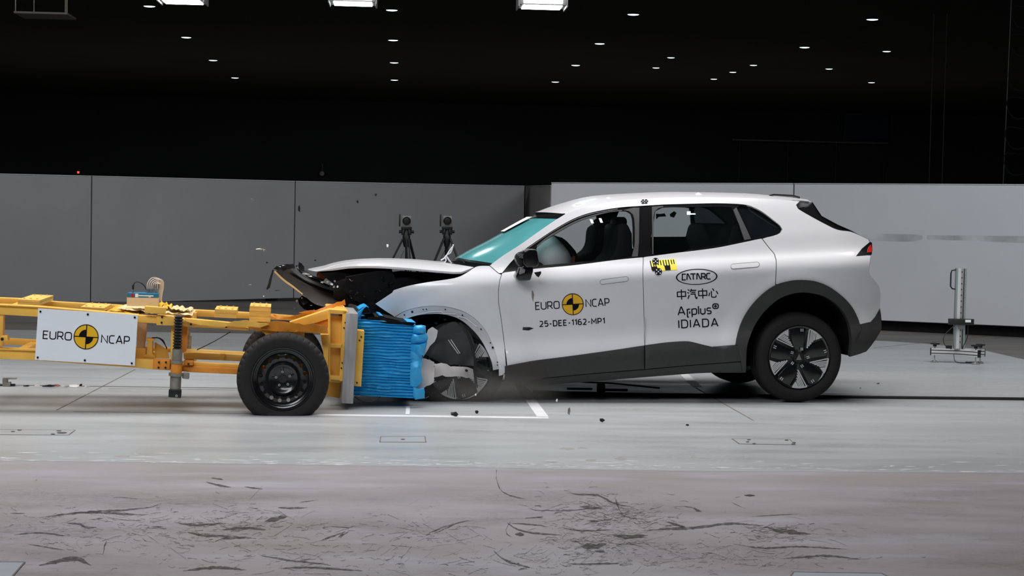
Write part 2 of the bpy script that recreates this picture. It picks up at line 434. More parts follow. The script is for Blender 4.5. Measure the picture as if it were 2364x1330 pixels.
# black rubber scuffs on the worn front floor, each a flat stain of its own shape
def stain_mat():
    Mt = mat('rubber_scuff', srgb(40, 30, 27), .7, 0, .35, 8); nt = Mt.node_tree; bs = nt.nodes['Principled BSDF']
    g = nt.nodes.new('ShaderNodeNewGeometry'); mp = nt.nodes.new('ShaderNodeMapping'); mp.inputs['Scale'].default_value = (14, 34, 1)
    n = nt.nodes.new('ShaderNodeTexNoise'); n.inputs['Scale'].default_value = 2.2; n.inputs['Detail'].default_value = 6; n.inputs['Roughness'].default_value = .75
    r = nt.nodes.new('ShaderNodeValToRGB'); r.color_ramp.elements[0].position = .37; r.color_ramp.elements[1].position = .60
    r.color_ramp.elements[0].color = (.05, .05, .05, 1); r.color_ramp.elements[1].color = (.97, .97, .97, 1)
    nt.links.new(g.outputs['Position'], mp.inputs[0]); nt.links.new(mp.outputs[0], n.inputs['Vector']); nt.links.new(n.outputs['Fac'], r.inputs[0]); nt.links.new(r.outputs[0], bs.inputs['Alpha'])
    return Mt
M['scuff'] = stain_mat()
scuffs = [  # pixel polyline, thickness px
 ([(84, 1196), (150, 1187), (215, 1181), (290, 1177), (345, 1171), (372, 1162)], 6), ([(165, 1183), (250, 1184), (320, 1188), (340, 1187)], 7),
 ([(152, 1207), (185, 1210), (198, 1218), (222, 1217)], 7), ([(205, 1200), (240, 1196)], 3), ([(24, 1185), (58, 1185)], 3),
 ([(487, 1103), (516, 1107)], 4), ([(474, 1112), (500, 1119), (533, 1125)], 6), ([(565, 1124), (607, 1129)], 4),
 ([(510, 1223), (560, 1219), (600, 1221), (616, 1223)], 8), ([(510, 1243), (545, 1241), (580, 1242)], 9), ([(612, 1203), (640, 1197), (662, 1192)], 15),
 ([(640, 1172), (680, 1173), (712, 1172)], 6), ([(690, 1160), (735, 1154)], 2.5), ([(395, 1183), (412, 1181)], 3), ([(350, 1216), (378, 1216)], 4),
 ([(448, 1195), (446, 1215), (458, 1232), (455, 1246)], 3), ([(238, 1279), (240, 1265), (246, 1249)], 2.5), ([(186, 1284), (198, 1285)], 3), ([(735, 1250), (800, 1226)], 4), ([(780, 1240), (803, 1228)], 9),
 ([(1310, 1134), (1330, 1141), (1378, 1143), (1400, 1153), (1425, 1164), (1463, 1170)], 5.5), ([(1146, 1085), (1146, 1105), (1152, 1125), (1172, 1142), (1215, 1153)], 4),
 ([(1200, 1165), (1220, 1169), (1232, 1177), (1310, 1178), (1380, 1173)], 3), ([(1180, 1205), (1170, 1215), (1170, 1232), (1182, 1240)], 4), ([(1172, 1207), (1195, 1222), (1240, 1231), (1300, 1235)], 6),
 ([(1190, 1233), (1210, 1235)], 13), ([(1180, 1208), (1240, 1212), (1265, 1216)], 4), ([(1212, 1196), (1255, 1193)], 4), ([(985, 1233), (1030, 1215), (1070, 1204), (1096, 1201)], 3), ([(1000, 1232), (1060, 1206)], 3),
 ([(1338, 1170), (1390, 1173)], 10), ([(1355, 1202), (1382, 1204)], 7), ([(1310, 1301), (1345, 1302), (1400, 1301), (1440, 1301)], 6), ([(1375, 1272), (1395, 1273)], 7), ([(1415, 1235), (1440, 1239), (1495, 1236)], 14),
 ([(1140, 1270), (1152, 1283), (1175, 1297), (1230, 1312)], 6), ([(1195, 1316), (1222, 1309)], 4), ([(1340, 1260), (1370, 1262), (1400, 1255)], 18), ([(1510, 1206), (1520, 1207)], 4), ([(1540, 1205), (1580, 1216)], 7),
 ([(1593, 1170), (1610, 1178), (1622, 1181)], 6), ([(1570, 1168), (1605, 1172)], 2), ([(1690, 1160), (1720, 1174)], 2), ([(1730, 1193), (1790, 1189), (1850, 1186)], 2.5), ([(1565, 1212), (1580, 1218)], 8),
 ([(1480, 1225), (1540, 1221), (1600, 1219), (1680, 1209), (1760, 1213)], 8), ([(1770, 1217), (1800, 1225), (1870, 1233)], 12), ([(1690, 1255), (1760, 1265), (1840, 1262), (1960, 1268)], 5), ([(1800, 1290), (1900, 1283), (1980, 1290)], 6),
 ([(30, 1235), (90, 1230), (160, 1238)], 5), ([(60, 1255), (150, 1270)], 4), ([(90, 1305), (170, 1290), (210, 1305)], 14), ([(430, 1228), (470, 1236), (540, 1238)], 8), ([(400, 1205), (450, 1212), (520, 1207)], 7), ([(600, 1282), (680, 1295), (760, 1303)], 5), ([(640, 1312), (720, 1310), (840, 1318)], 6),
 ([(420, 1318), (500, 1310), (570, 1316)], 9), ([(925, 1290), (950, 1262)], 2), ([(920, 1302), (933, 1302)], 4), ([(848, 1186), (858, 1186)], 3), ([(785, 1245), (792, 1230)], 3), ([(1420, 1150), (1440, 1190), (1500, 1200)], 3), ([(1290, 1216), (1340, 1225), (1420, 1222)], 5)]
b = B(); rs = random.Random(3)
for pts, th in scuffs:
    P = cr([Vector((p[0], p[1])) for p in pts], 7); n = len(P); up_, dn_ = [], []
    for i, p in enumerate(P):
        e = min(1, 4 * min(i + .25, n - 1 - i + .25) / n) * th * .42
        up_.append((p.x + rs.uniform(-2, 2), p.y - e * rs.uniform(.45, 1.1))); dn_.append((p.x + rs.uniform(-2, 2), p.y + e * rs.uniform(.45, 1.1)))
    b.loft([gpoly(up_, .0008), gpoly(dn_, .0008)])
# finer scratches around the big scuffs
clusters = [(1400, 1190, 140, 40, 190), (1380, 1250, 130, 28, 130), (250, 1230, 260, 55, 150), (1780, 1225, 120, 22, 90), (560, 1215, 200, 42, 150), (1000, 1225, 120, 40, 60), (1650, 1290, 260, 25, 110), (760, 1290, 300, 35, 100), (1250, 1300, 180, 25, 70)]
for (cx, cy, sx, sy, n) in clusters:
    for i in range(int(n * 1.7)):
        x, y = rs.gauss(cx, sx * .6), min(1326, max(1110, rs.gauss(cy, sy * .6))); ln = rs.uniform(4, 22) if rs.random() < .8 else rs.uniform(22, 60); an = rs.gauss(0, .5); cv = rs.uniform(-3, 3); wd = rs.uniform(.3, .9)
        q = [(x + ln * t * cos(an), y + ln * t * sin(an) * .6 + cv * (t * (1 - t)) * 4) for t in (0, .33, .66, 1)]
        b.loft([gpoly([(a, c - wd * .5) for a, c in q], .0006), gpoly([(a, c + wd * .5) for a, c in q], .0006)])
o = b.build('rubber_scuff', M['scuff'], floor_front, smooth=False, recalc=False); o['kind'] = 'stuff'

# chipped white flecks and reddish smears along the near edge of the painted lane
b = B(); rs = random.Random(17)
for i in range(260):
    u = rs.uniform(0, 2364) if i % 3 else rs.gauss(1150, 420); v = 1063 + 30 * max(0, min(u, 2364)) / 2364 - abs(rs.gauss(0, 9)) - 1.5 + (2 if u < 1600 else 0); a = rs.uniform(3, 16) if i % 4 else rs.uniform(16, 40); h = rs.uniform(.3, .8)
    q = [(u - a, v), (u - a * .3, v - h), (u + a * .5, v - h * .6), (u + a, v + h * .2), (u, v + h)]
    b.add(gpoly(q, .0006), [(0, 1, 2, 3, 4)])
o = b.build('paint_chip', M['line'], floor_paint, smooth=False); o['kind'] = 'stuff'
M['rust'] = mat('reddish_smear', srgb(154, 146, 143), .6, 0, .1, 10)
for u, v, a, h in ((1366, 1062, 15, 3), (1433, 1059, 15, 3), (1310, 1036, 22, 2.5), (285, 1053, 22, 2), (1345, 1034, 12, 2), (1600, 1055, 9, 2.5), (1470, 944, 14, 2)):
    flat('floor_smear', [[(u + a * cos(2 * pi * k / 12) * rs.uniform(.6, 1.1), v + h * sin(2 * pi * k / 12) * rs.uniform(.5, 1.2)) for k in range(12)]], M['rust'], floor_paint, .0007)
# movable white barrier panels behind the test
M['wallr'] = mat('white_wall_panel', srgb(206, 207, 212), .55, 0, .04, .9)
M['wallm'] = mat('brown_grey_end_panel', srgb(150, 146, 144), .6, 0, .05, 1)
def wallpanel(tops, bots, D0, D1, mt, label, group=None, thick=.12, mark=None):
    """a free-standing panel between pixel columns; D0, D1 its depth at the left and right edge"""
    (u0, v0), (u1, v1) = tops; (u2, v2), (u3, v3) = bots
    A, C_ = aty(u0, v0, D0), aty(u1, v1, D1); E_, F_ = aty(u3, v3, D1), aty(u2, v2, D0)
    F_.x, F_.y = A.x, A.y; E_.x, E_.y = C_.x, C_.y
    nrm = Vector((-(C_.y - A.y), C_.x - A.x, 0)).normalized()
    base = (F_ + E_) / 2; base.z = 0
    root = empty('wall_panel', base, 0, label, 'wall panel', group)
    b = B(); b.prism([p - base for p in (A, C_, E_, F_)], nrm * thick); b.build('board', mt, root, smooth=False, bevel=.006)
    L_ = [A - base, C_ - base]
    cb = B()
    for p, q in ((L_[0], L_[1]),):
        cb.prism([p + Vector((0, 0, .004)) - nrm * .006, q + Vector((0, 0, .004)) - nrm * .006, q + nrm * (thick + .006) + Vector((0, 0, .004)), p + nrm * (thick + .006) + Vector((0, 0, .004))], (0, 0, .012))
    cb.build('cap_rail', M['silver'], root, smooth=False)
    fb = B()
    for t in (.08, .5, .92):
        q = (F_ - base).lerp(E_ - base, t) + nrm * (thick + .25); h = max(.02, q.z)
        fb.box((q.x, q.y, .03), (.16, .5, .06))
    fb.build('foot', M['blackmetal'], root, smooth=False)
    bb = B(); z1 = min(F_.z, E_.z) - .01
    if z1 > .05:
        a0, a1 = F_ - base + nrm * .1, E_ - base + nrm * .1
        bb.prism([Vector((a0.x, a0.y, z1)), Vector((a1.x, a1.y, z1)), Vector((a1.x, a1.y, .002)), Vector((a0.x, a0.y, .002))], nrm * .05)
        bb.build('dark_gap_strip', M['dark'], root, smooth=False)  # black strip put in as the dark gap under the panel
    return root
PG = None
wl = [(-420, 393, 740), (212, 408, 701), (682, 420, 688), (1212, 431, 686)]
def lD(u): return 27.6 + 3.0 * (u - 0) / 1212
for i, lab in enumerate(['large grey free-standing panel at far left behind the yellow trolley', 'middle grey free-standing panel behind the data box and bumper debris', 'grey free-standing panel behind the two camera tripods']):
    (u0, v0, w0), (u1, v1, w1) = wl[i], wl[i + 1]
    wallpanel([(u0 + 1, v0), (u1 - 1, v1)], [(u0 + 1, w0), (u1 - 1, w1)], lD(u0), lD(u1), M['walll'], lab)
wallpanel([(1213, 431), (1271, 430)], [(1213, 690), (1271, 712)], 31.5, 27.6, M['wallm'], 'narrow darker angled panel in the gap left of the car roof')
wallpanel([(1273, 423.5), (1831, 425.5)], [(1273, 690), (1831, 731)], 26.3, 24.5, M['wallr'], 'long white panel behind the car cabin')
rp = wallpanel([(1834, 425.5), (2780, 430)], [(1834, 731), (2780, 772)], 24.5, 21.6, M['wallr'], 'bright white panel at right behind the aluminium tower, with a faint grey smear')

# faint grey smears on the right panel
def smear(pts, seed):
    b = B(); r = random.Random(seed); rows = [[], []]
    A_, C_ = aty(1834, 425.5, 24.5), aty(2780, 430, 21.6); n_ = Vector((-(C_.y - A_.y), C_.x - A_.x, 0)).normalized()
    def hit(u, v):
        q = ray(u, v); t = (A_ - n_ * .004 - CPOS).dot(n_) / q.dot(n_); return CPOS + q * t - rp.location
    for u, v0, v1 in pts: rows[0].append(hit(u, v0)); rows[1].append(hit(u, v1))
    b.loft(rows); return b.build('wall_smear', M['smear'], rp, smooth=False, recalc=False)
M['smear'] = mat('grey_smear', srgb(140, 142, 148), .7); _nt = M['smear'].node_tree; _g = _nt.nodes.new('ShaderNodeNewGeometry'); _n = _nt.nodes.new('ShaderNodeTexNoise'); _n.inputs['Scale'].default_value = 2.5; _n.inputs['Detail'].default_value = 5
_r = _nt.nodes.new('ShaderNodeValToRGB'); _r.color_ramp.elements[0].position = .35; _r.color_ramp.elements[1].position = .75; _r.color_ramp.elements[1].color = (.38, .38, .38, 1)
_nt.links.new(_g.outputs['Position'], _n.inputs['Vector']); _nt.links.new(_n.outputs['Fac'], _r.inputs[0]); _nt.links.new(_r.outputs[0], _nt.nodes['Principled BSDF'].inputs['Alpha'])
smear([(1990, 541, 551), (2010, 539, 556), (2060, 540, 558), (2110, 541, 558), (2130, 544, 553)], 1); smear([(2140, 543, 553), (2250, 544, 556), (2370, 545, 562)], 2)
# ------------------------------------------------------------------ flat print: stroke lettering and emblems laid on a real surface
def rnd(pts, k=5):
    """corner rounding: a third value on a vertex is its radius"""
    out = []; n = len(pts)
    for i, p in enumerate(pts):
        if len(p) == 3 and 0 < i < n - 1:
            c = Vector(p[:2]); a = Vector(pts[i - 1][:2]) - c; b = Vector(pts[i + 1][:2]) - c
            r = min(p[2], a.length * .98, b.length * .98)
            A, C_ = c + a.normalized() * r, c + b.normalized() * r
            for j in range(k + 1):
                t = j / k; out.append((A * (1 - t) ** 2 + c * 2 * t * (1 - t) + C_ * t * t))
        else: out.append(Vector(p[:2]))
    return out
G = {'E': (.56, [[(.56, 1), (0, 1), (0, 0), (.56, 0)], [(0, .52), (.48, .52)]]),
 'U': (.7, [[(0, 1), (0, 0, .3), (.7, 0, .3), (.7, 1)]]),
 'R': (.66, [[(0, 0), (0, 1), (.62, 1, .25), (.62, .42, .25), (0, .42)], [(.34, .42), (.68, 0)]]),
 'O': (.76, [[(.38, 1), (0, 1, .3), (0, 0, .3), (.76, 0, .3), (.76, 1, .3), (.38, 1)]]),
 'N': (.72, [[(0, 0), (0, 1), (.72, 0), (.72, 1)]]),
 'C': (.6, [[(.62, 1), (0, 1, .3), (0, 0, .3), (.62, 0)]]),
 'A': (.74, [[(0, 0), (.34, 1), (.40, 1), (.74, 0)], [(.12, .3), (.62, .3)]]),
 'P': (.62, [[(0, 0), (0, 1), (.62, 1, .25), (.62, .4, .25), (0, .4)]]),
 'D': (.68, [[(0, 0), (0, 1), (.68, 1, .34), (.68, 0, .34), (0, 0)]]),
 'I': (.0, [[(0, 0), (0, 1)]]), 'M': (.82, [[(0, 0), (0, 1), (.41, .35), (.82, 1), (.82, 0)]]),
 '-': (.34, [[(0, .42), (.34, .42)]]), '1': (.24, [[(0, .8), (.24, 1), (.24, 0)]]),
 '2': (.58, [[(0, .97), (.55, 1.02, .3), (.55, .55, .2), (0, 0), (.6, 0)]]),
 '5': (.58, [[(.54, 1), (.06, 1), (.03, .56), (.58, .62, .26), (.58, 0, .26), (0, .02)]]),
 '6': (.58, [[(.5, 1), (0, 1, .4), (0, 0, .26), (.58, 0, .26), (.58, .58, .26), (.02, .56)]]),
 'p': (.5, [[(0, -.32), (0, .72)], [(0, .66), (.5, .74, .22), (.5, 0, .22), (0, .02)]]),
 'r': (.34, [[(.05, -.32), (.05, .72)], [(.05, .52), (.14, .70, .1), (.36, .68)], [(.05, -.30), (.2, -.30)], [(.30, .40), (.30, .12)]]),
 'l': (.0, [[(0, 0), (0, 1.02)]]), 'u': (.48, [[(0, .72), (0, 0, .24), (.48, 0, .24), (.48, .72)]]),
 's': (.42, [[(.42, .70), (0, .74, .2), (0, .38, .14), (.43, .36, .14), (.43, 0, .2), (0, .02)]]),
 '@': (.62, [[(.3, 1.2), (0, 1.2, .25), (0, .62, .25), (.6, .62, .25), (.6, 1.2, .25), (.3, 1.2)], [(.3, 1.08), (.3, .74)], [(.13, .91), (.47, .91)]]),
 'L': (.6, [[(0, 0), (.06, 1), (.2, 1), (.62, 0)]]), 'c': (.6, [[(.62, 1), (.04, 1), (.0, .0), (.58, 0)]]),
 'T': (.66, [[(-.2, 1), (.66, 1)], [(.26, 1), (.26, 0)]]),
 '中': (1, [[(.06, .76), (.94, .76), (.94, .28), (.06, .28), (.06, .80)], [(.5, 1.02), (.5, -.05)]]),
 '汽': (1, [[(.06, .97), (.24, .85)], [(0, .68), (.18, .57)], [(.03, 0), (.2, .40)], [(.46, 1.02), (.30, .68)], [(.42, .86), (.97, .86)], [(.42, .67), (.88, .67)], [(.32, .48), (.82, .48), (.84, .15), (.93, .0), (1, .02), (1, .18)]]),
 '心': (1, [[(.12, .55), (.0, .18)], [(.30, .72), (.30, .06, .12), (.76, .04, .1), (.80, .25)], [(.42, .98), (.60, .72)], [(.82, .70), (1, .36)]])}
def ribbon(b, pts, wd, S, mapf):
    """flat stroke of width wd (in layout units) mapped by mapf to pixels, then by S to the surface"""
    P = [Vector(p) for p in pts]; n = len(P)
    if n < 2: return
    closed = (P[0] - P[-1]).length < 1e-6
    Lr, Rr = [], []
    for i in range(n):
        if closed and i in (0, n - 1): a, c = P[1] - P[0], P[-1] - P[-2]
        else: a = P[min(i + 1, n - 1)] - P[min(i, n - 2)]; c = P[max(i, 1)] - P[max(i - 1, 0)]
        a = a.normalized(); c = c.normalized(); t = (a + c); t = t.normalized() if t.length > .2 else a
        nn = Vector((-t.y, t.x)); k = min(2.0, 1 / max(.4, nn.dot(Vector((-a.y, a.x)))))
        Lr.append(P[i] + nn * wd / 2 * k); Rr.append(P[i] - nn * wd / 2 * k)
    b.loft([[S(*mapf(p)) for p in Lr], [S(*mapf(p)) for p in Rr]])
def lettering(name, text, org, dr, height, S, mt, parent, sw=.13, gap=.26, total=None, slant=0, upv=None):
    """text along pixel direction dr (per layout unit normalised) from org; height in pixels; total = overall width in px"""
    dr = Vector(dr).normalized(); up = Vector(upv).normalized() if upv else Vector((dr.y, -dr.x))
    wsum = sum(G[c][0] for c in text) + gap * (len(text) - 1)
    kx = (total / wsum) if total else height
    b = B(); x = 0
    for ch in text:
        wd, strokes = G[ch]
        for st in strokes:
            pts = rnd(st)
            pts = [Vector(((p.x + x + slant * p.y) * kx / height, p.y)) for p in pts]
            mp = lambda p: tuple(Vector(org) + dr * p.x * height + up * p.y * height)
            ribbon(b, pts, sw, S, mp)
        x += wd + gap
    return b.build(name, mt, parent, smooth=False)
def pxdisc(b, c, r, S, a0=0, a1=360, n=36, r0=0, e=(1, 0), f=(0, -1)):
    """sector or ring in pixel space"""
    K = max(3, int(n * abs(a1 - a0) / 360)); rows = []
    for rr in ([r0, r] if r0 else [.02 * r, r * .5, r]):
        rows.append([S(c[0] + rr * (e[0] * cos(radians(a0 + (a1 - a0) * k / K)) + f[0] * sin(radians(a0 + (a1 - a0) * k / K))),
                       c[1] + rr * (e[1] * cos(radians(a0 + (a1 - a0) * k / K)) + f[1] * sin(radians(a0 + (a1 - a0) * k / K)))) for k in range(K + 1)])
    b.loft(rows)
def emblem(c, r, Sf, parent, tilt):
    """round yellow and black target emblem; Sf(off) gives a surface map"""
    e = Vector((cos(tilt), sin(tilt))); f = Vector((sin(tilt), -cos(tilt)))
    b = B(); pxdisc(b, c, r, Sf(.0015), e=e, f=f); em = b.build('target_emblem', M['inky'], parent, smooth=False)
    b = B(); pxdisc(b, c, r, Sf(.0025), r0=r * .93, n=60, e=e, f=f)
    for a in (90, 270): pxdisc(b, c, r * .58, Sf(.0025), a0=a, a1=a + 90, e=e, f=f)
    for p, q in (((-1, 0), (1, 0)), ((0, -1), (0, 1))):
        ribbon(b, lin([p, q], .1, False), .075, Sf(.003), lambda t: tuple(Vector(c) + e * t.x * r + f * t.y * r))
    b.build('emblem_print', M['ink'], parent, smooth=False)
    return em
def dotted_target(c, r, Sf, parent, name='round_target'):
    b = B(); pxdisc(b, c, r, Sf(.004), n=24); o = b.build(name, M['ink'], parent, smooth=False)
    b = B()
    for dx, dy in ((0, 0), (.5, .45), (-.5, .45), (.5, -.45), (-.5, -.45)): pxdisc(b, (c[0] + dx * r, c[1] + dy * r), r * .17, Sf(.0055), n=10)
    b.build('target_dots', M['wdot'], parent, smooth=False); return o

# ------------------------------------------------------------------ wheels
def tyre_mesh(R, wdt, rim, parent, flat=None, lugs=128, lug=.0):
    mid = (rim + R) / 2
    half = [(rim * .97, .05), (rim, .022), (rim + .006, .006), (rim + .018, .001), (mid, -.006), (R - .04, -.003), (R - .026, .004), (R - .012, .014), (R - .004, .026), (R, .042)]
    prof = half + [(R, wdt * .30), (R - .009, wdt * .31), (R - .009, wdt * .35), (R, wdt * .36), (R, wdt * .48), (R - .009, wdt * .49), (R - .009, wdt * .53), (R, wdt * .54), (R, wdt * .66), (R - .009, wdt * .67), (R - .009, wdt * .71), (R, wdt * .72)] + [(r, wdt - h) for r, h in reversed(half)]
    def md(r, h, k, ip):
        if lug and ip in (7, 8, 9, 22, 23, 24) and k % 4 == 0: return r - lug
        return r
    b = B(); b.lathe(prof, lugs, mod=md)
    if flat is not None:
        nv = []
        for x, y, z in b.v:
            if z < -flat:
                o = -flat - z; y = y - .25 * o if y < wdt / 2 else y + .25 * o; z = -flat + .02 * o
            nv.append((x, y, z))
        b.v = nv
    return b.build('tyre', M['tyre'], parent, angle=32, recalc=True)
def crossover_wheel(parent, loc, R=.368, wdt=.235, rim=.262, spin=0, flat=None, label=None):
    b = B(); q = rim / .262
    b.lathe([(.001, .020), (.045 * q, .020), (.052 * q, .030), (.10 * q, .036), (.20 * q, .034), (.235 * q, .028), (.247 * q, .012), (.258 * q, .008), (.264 * q, .014), (.264 * q, .05), (.25 * q, .2), (.001, .2)], 64)
    wob = b.build('wheel', M['rim'], parent, angle=35); wob.location = loc; wob.rotation_euler = (0, -spin, 0)
    if label: wob['label'] = label
    t = tyre_mesh(R, wdt, rim, wob, None)
    if flat is not None:   # the tyre is squashed on the floor: clamp in car space
        for v in t.data.vertices:
            c, s = cos(spin), sin(spin)
            X = v.co.x * c - v.co.z * s; Z = v.co.x * s + v.co.z * c
            if Z < -flat:
                o = -flat - Z; v.co.y += -.3 * o if v.co.y < wdt / 2 else .3 * o; Z = -flat + .02 * o
                v.co.x = X * c + Z * s; v.co.z = -X * s + Z * c
    def rot(p, a): return (p[0] * cos(a) - p[1] * sin(a), p[0] * sin(a) + p[1] * cos(a))
    st = [((-.04, -.39), (.25, -.91)), ((-.047, -.47), (.17, -.91)), ((-.057, -.545), (.117, -.91)), ((-.065, -.636), (.065, -.91)), ((-.073, -.714), (.013, -.91))]
    me_sp = me_in = me_mk = None
    for k in range(5):
        if k == 0:
            sp = B()   # black paddle spoke between two inserts
            pl = [(-.09, .16), (-.27, .55), (-.30, .88), (-.1, .93), (.12, .93), (.20, .86), (.13, .3), (.08, .16)]
            pl = [rot(p, radians(-2)) for p in pl]
            sp.prism([Vector((p[0] * rim, .012 + .012 * (1 - hypot(*p)), p[1] * rim)) for p in pl], (0, .03, 0))
            o1 = sp.build('spoke', M['rim'], wob, bevel=.005); me_sp = o1.data
            ib = B()
            arc = [(.96 * cos(radians(a)), .96 * sin(radians(a))) for a in range(-104, -73, 5)]
            tri = [(-.234, -.935), (-.104, -.75), (-.026, -.905), (.24, -.90)] + [p for p in reversed(arc)]
            ib.prism([Vector((p[0] * rim, .006, p[1] * rim)) for p in tri], (0, .02, 0))
            for a, c in st:
                A, C_ = Vector(a), Vector(c); t_ = (C_ - A).normalized(); nn = Vector((-t_.y, t_.x)) * .016
                ib.prism([Vector((p.x * rim, .008, p.y * rim)) for p in (A - nn, C_ - nn, C_ + nn, A + nn)], (0, .02, 0))
            o2 = ib.build('spoke_insert', M['silver'], wob, smooth=False); me_in = o2.data; o2['label'] = 'bright slotted insert'
            mb = B()
            for rr, dx in ((.86, .03), (.86, -.03), (.27, .025), (.27, -.025)):
                mb.box(((dx + .08) * rim, .008, rr * rim), (.022 * rim, .006, .09 * rim))
            o3 = mb.build('spoke_mark', M['silver'], wob, smooth=False); me_mk = o3.data
        else:
            o1 = put(bpy.data.objects.new('spoke', me_sp), wob); o2 = put(bpy.data.objects.new('spoke_insert', me_in), wob); o3 = put(bpy.data.objects.new('spoke_mark', me_mk), wob)
            o2['label'] = 'bright slotted insert'
        for o in (o1, o2, o3): o.rotation_euler = (0, -k * 2 * pi / 5, 0)
    b = B()
    for k in range(5):
        a = pi / 2 + .3 + k * 2 * pi / 5
        b.lathe([(.001, .006), (.009, .006), (.011, .012), (.011, .03)], 8, c=(.058 * cos(a), .008, .058 * sin(a)))
    b.build('wheel_nut', M['blackmetal'], wob)
    b = B(); b.prism([Vector((.030 * cos(a), .012, .030 * sin(a))) for a in (pi / 2, pi * 1.22, pi * 1.78)], (0, .01, 0)); b.build('hub_cap', M['steel'], wob, smooth=False)
    return wob

# ------------------------------------------------------------------ the crossover car: shapes in the car's own frame
CF = Frame(1842, 931, 5.5)
W = 1.90; KP = .065
prof_d = [(.0, .10), (.22, .07), (.30, .015), (.36, -.01), (.46, -.024), (.54, -.008), (.64, .028), (.74, .041), (.86, .031), (.98, .010), (1.07, .000), (1.12, .007), (1.17, .033), (1.24, .084), (1.40, .150), (1.66, .275), (1.74, .345), (1.9, .50)]
def herm(tab, x):
    if x <= tab[0][0]: return tab[0][1]
    if x >= tab[-1][0]: return tab[-1][1]
    for i in range(len(tab) - 1):
        x0, y0 = tab[i]; x1, y1 = tab[i + 1]
        if x <= x1:
            h = x1 - x0; t = (x - x0) / h
            def sl(k):
                if k <= 0 or k >= len(tab) - 1: return (tab[min(k + 1, len(tab) - 1)][1] - tab[max(k - 1, 0)][1]) / (tab[min(k + 1, len(tab) - 1)][0] - tab[max(k - 1, 0)][0])
                return (tab[k + 1][1] - tab[k - 1][1]) / (tab[k + 1][0] - tab[k - 1][0])
            m0, m1 = sl(i) * h, sl(i + 1) * h
            return (2 * t ** 3 - 3 * t * t + 1) * y0 + (t ** 3 - 2 * t * t + t) * m0 + (-2 * t ** 3 + 3 * t * t) * y1 + (t ** 3 - t * t) * m1
def sst(t): t = max(0, min(1, t)); return t * t * (3 - 2 * t)
def dfun(x, z):
    d = herm(prof_d, z - KP * x)
    d += .30 * max(0, -(x + 2.75)) ** 2 + .55 * max(0, x - .30) ** 2
    for cx, cz, r0 in ((0, .385, .60), (-2.785, .30, .50)):
        r = hypot(x - cx, z - cz); d -= .014 * sst((r0 + .12 - r) / .12) * (1 - .6 * sst((.46 - z + cz) / .0001) * 0)
    return d
def S_at(u, v, off=0.0):
    d = .05
    for _ in range(5):
        p = CF.loc(u, v, d); d = dfun(p.x, p.z) - off
    p = CF.loc(u, v, d); return p
def S(off=0.0): return lambda u, v: S_at(u, v, off)
car = empty('car', CF.o, CF.yaw, 'white electric crossover with a crushed nose, driven against the blue barrier', 'car')
def mir(p): return Vector((p[0], W - p[1], p[2]))
def sheet(name, outline, mt, parent, off=0, holes=(), step=7, rim=.02, both=False, dshift=None, label=None):
    outl = [(p[0], p[1]) for p in outline]
    V, T_, rm = fill2d(outl, [[(q[0], q[1]) for q in h] for h in holes], step)
    P = [S_at(p.x, p.y, off if dshift is None else off - dshift) for p in V]
    res = []
    for sd in ((0, 1) if both else (0,)):
        b = B(); Q = [mir(p) for p in P] if sd else P
        b.add(Q, T_)
        if rim:
            dv = Vector((0, -rim if sd else rim, 0)); k = len(b.v)
            for a, c in rm: b.add([Q[a], Q[c], Q[c] + dv, Q[a] + dv], [(0, 1, 2, 3)])
        o = b.build(name, mt, parent, angle=60, recalc=False)
        # outward facing
        n0 = sum((p.normal.y * p.area for p in list(o.data.polygons)[:len(T_)]))
        if (n0 > 0) != bool(sd): o.data.flip_normals()
        if label: o['label'] = label
        res.append(o)
    return res
# outline pieces (pixels of the photograph, laid on the curved body side)
DLO_top = [(1159, 630), (1182, 602.5), (1208.5, 578), (1243, 553.7), (1283.7, 527.3), (1324, 505), (1365, 490.8), (1425.8, 479.6), (1476.5, 475.5), (1520, 472.8), (1553.6, 471.4), (1651.7, 469.4), (1715.5, 472), (1740, 478.5), (1762, 490.3), (1786.7, 509), (1801.4, 521), (1806.3, 529.6)]
DLO_bot = [(1806.3, 529.6), (1801, 538), (1786.7, 544.3), (1759.7, 550.4), (1725, 557.8), (1651.7, 572.5), (1565.9, 583.5), (1485, 593.8), (1425.8, 599.8), (1324, 612.6), (1243, 620), (1194, 625.5), (1159, 630)]
dlo_t = cr(DLO_top, 7); dlo_b = cr(DLO_bot, 7)
WS = [(1131, 613), (1161.8, 590), (1202.4, 563.9), (1243, 535), (1279.6, 510), (1306, 493.8)]
ROOF = [(1306, 493.8), (1335, 483.5), (1365, 476), (1405, 467.5), (1446, 462), (1520, 457.5), (1600, 455.5), (1725, 457.5), (1800, 461), (1846, 464.5)]
ws_c = cr(WS, 7); roof_c = cr(ROOF, 7)
DPIL = [(1846, 464.5), (1838, 473), (1842, 481.7), (1872.5, 500), (1909.4, 519.7), (1934, 530.8), (1963, 535), (1985.4, 544), (2005, 553.5), (2007.5, 559)]
TL_in = [(2007.5, 559), (1990, 573.7), (1975.6, 592), (2010, 589)]
REAR = [(2010, 590), (2008, 605), (2007.5, 631.4), (2019.8, 648.5), (2030.8, 665.7), (2031.5, 685), (2031.6, 712)]
BUMP_top = [(2031.6, 713), (2021, 731.6), (2010.5, 743.4), (1985.5, 748.7)]
ARCH_O = [(1698.7, 795.5), (1702.6, 773.7), (1713, 742), (1731.6, 710.5), (1758, 681.6), (1789.5, 659), (1823.7, 648.7), (1852.6, 646.5), (1884, 650), (1915.8, 663), (1947.4, 686.8), (1968.4, 710.5), (1981.6, 736.8), (1985.5, 748.7)]
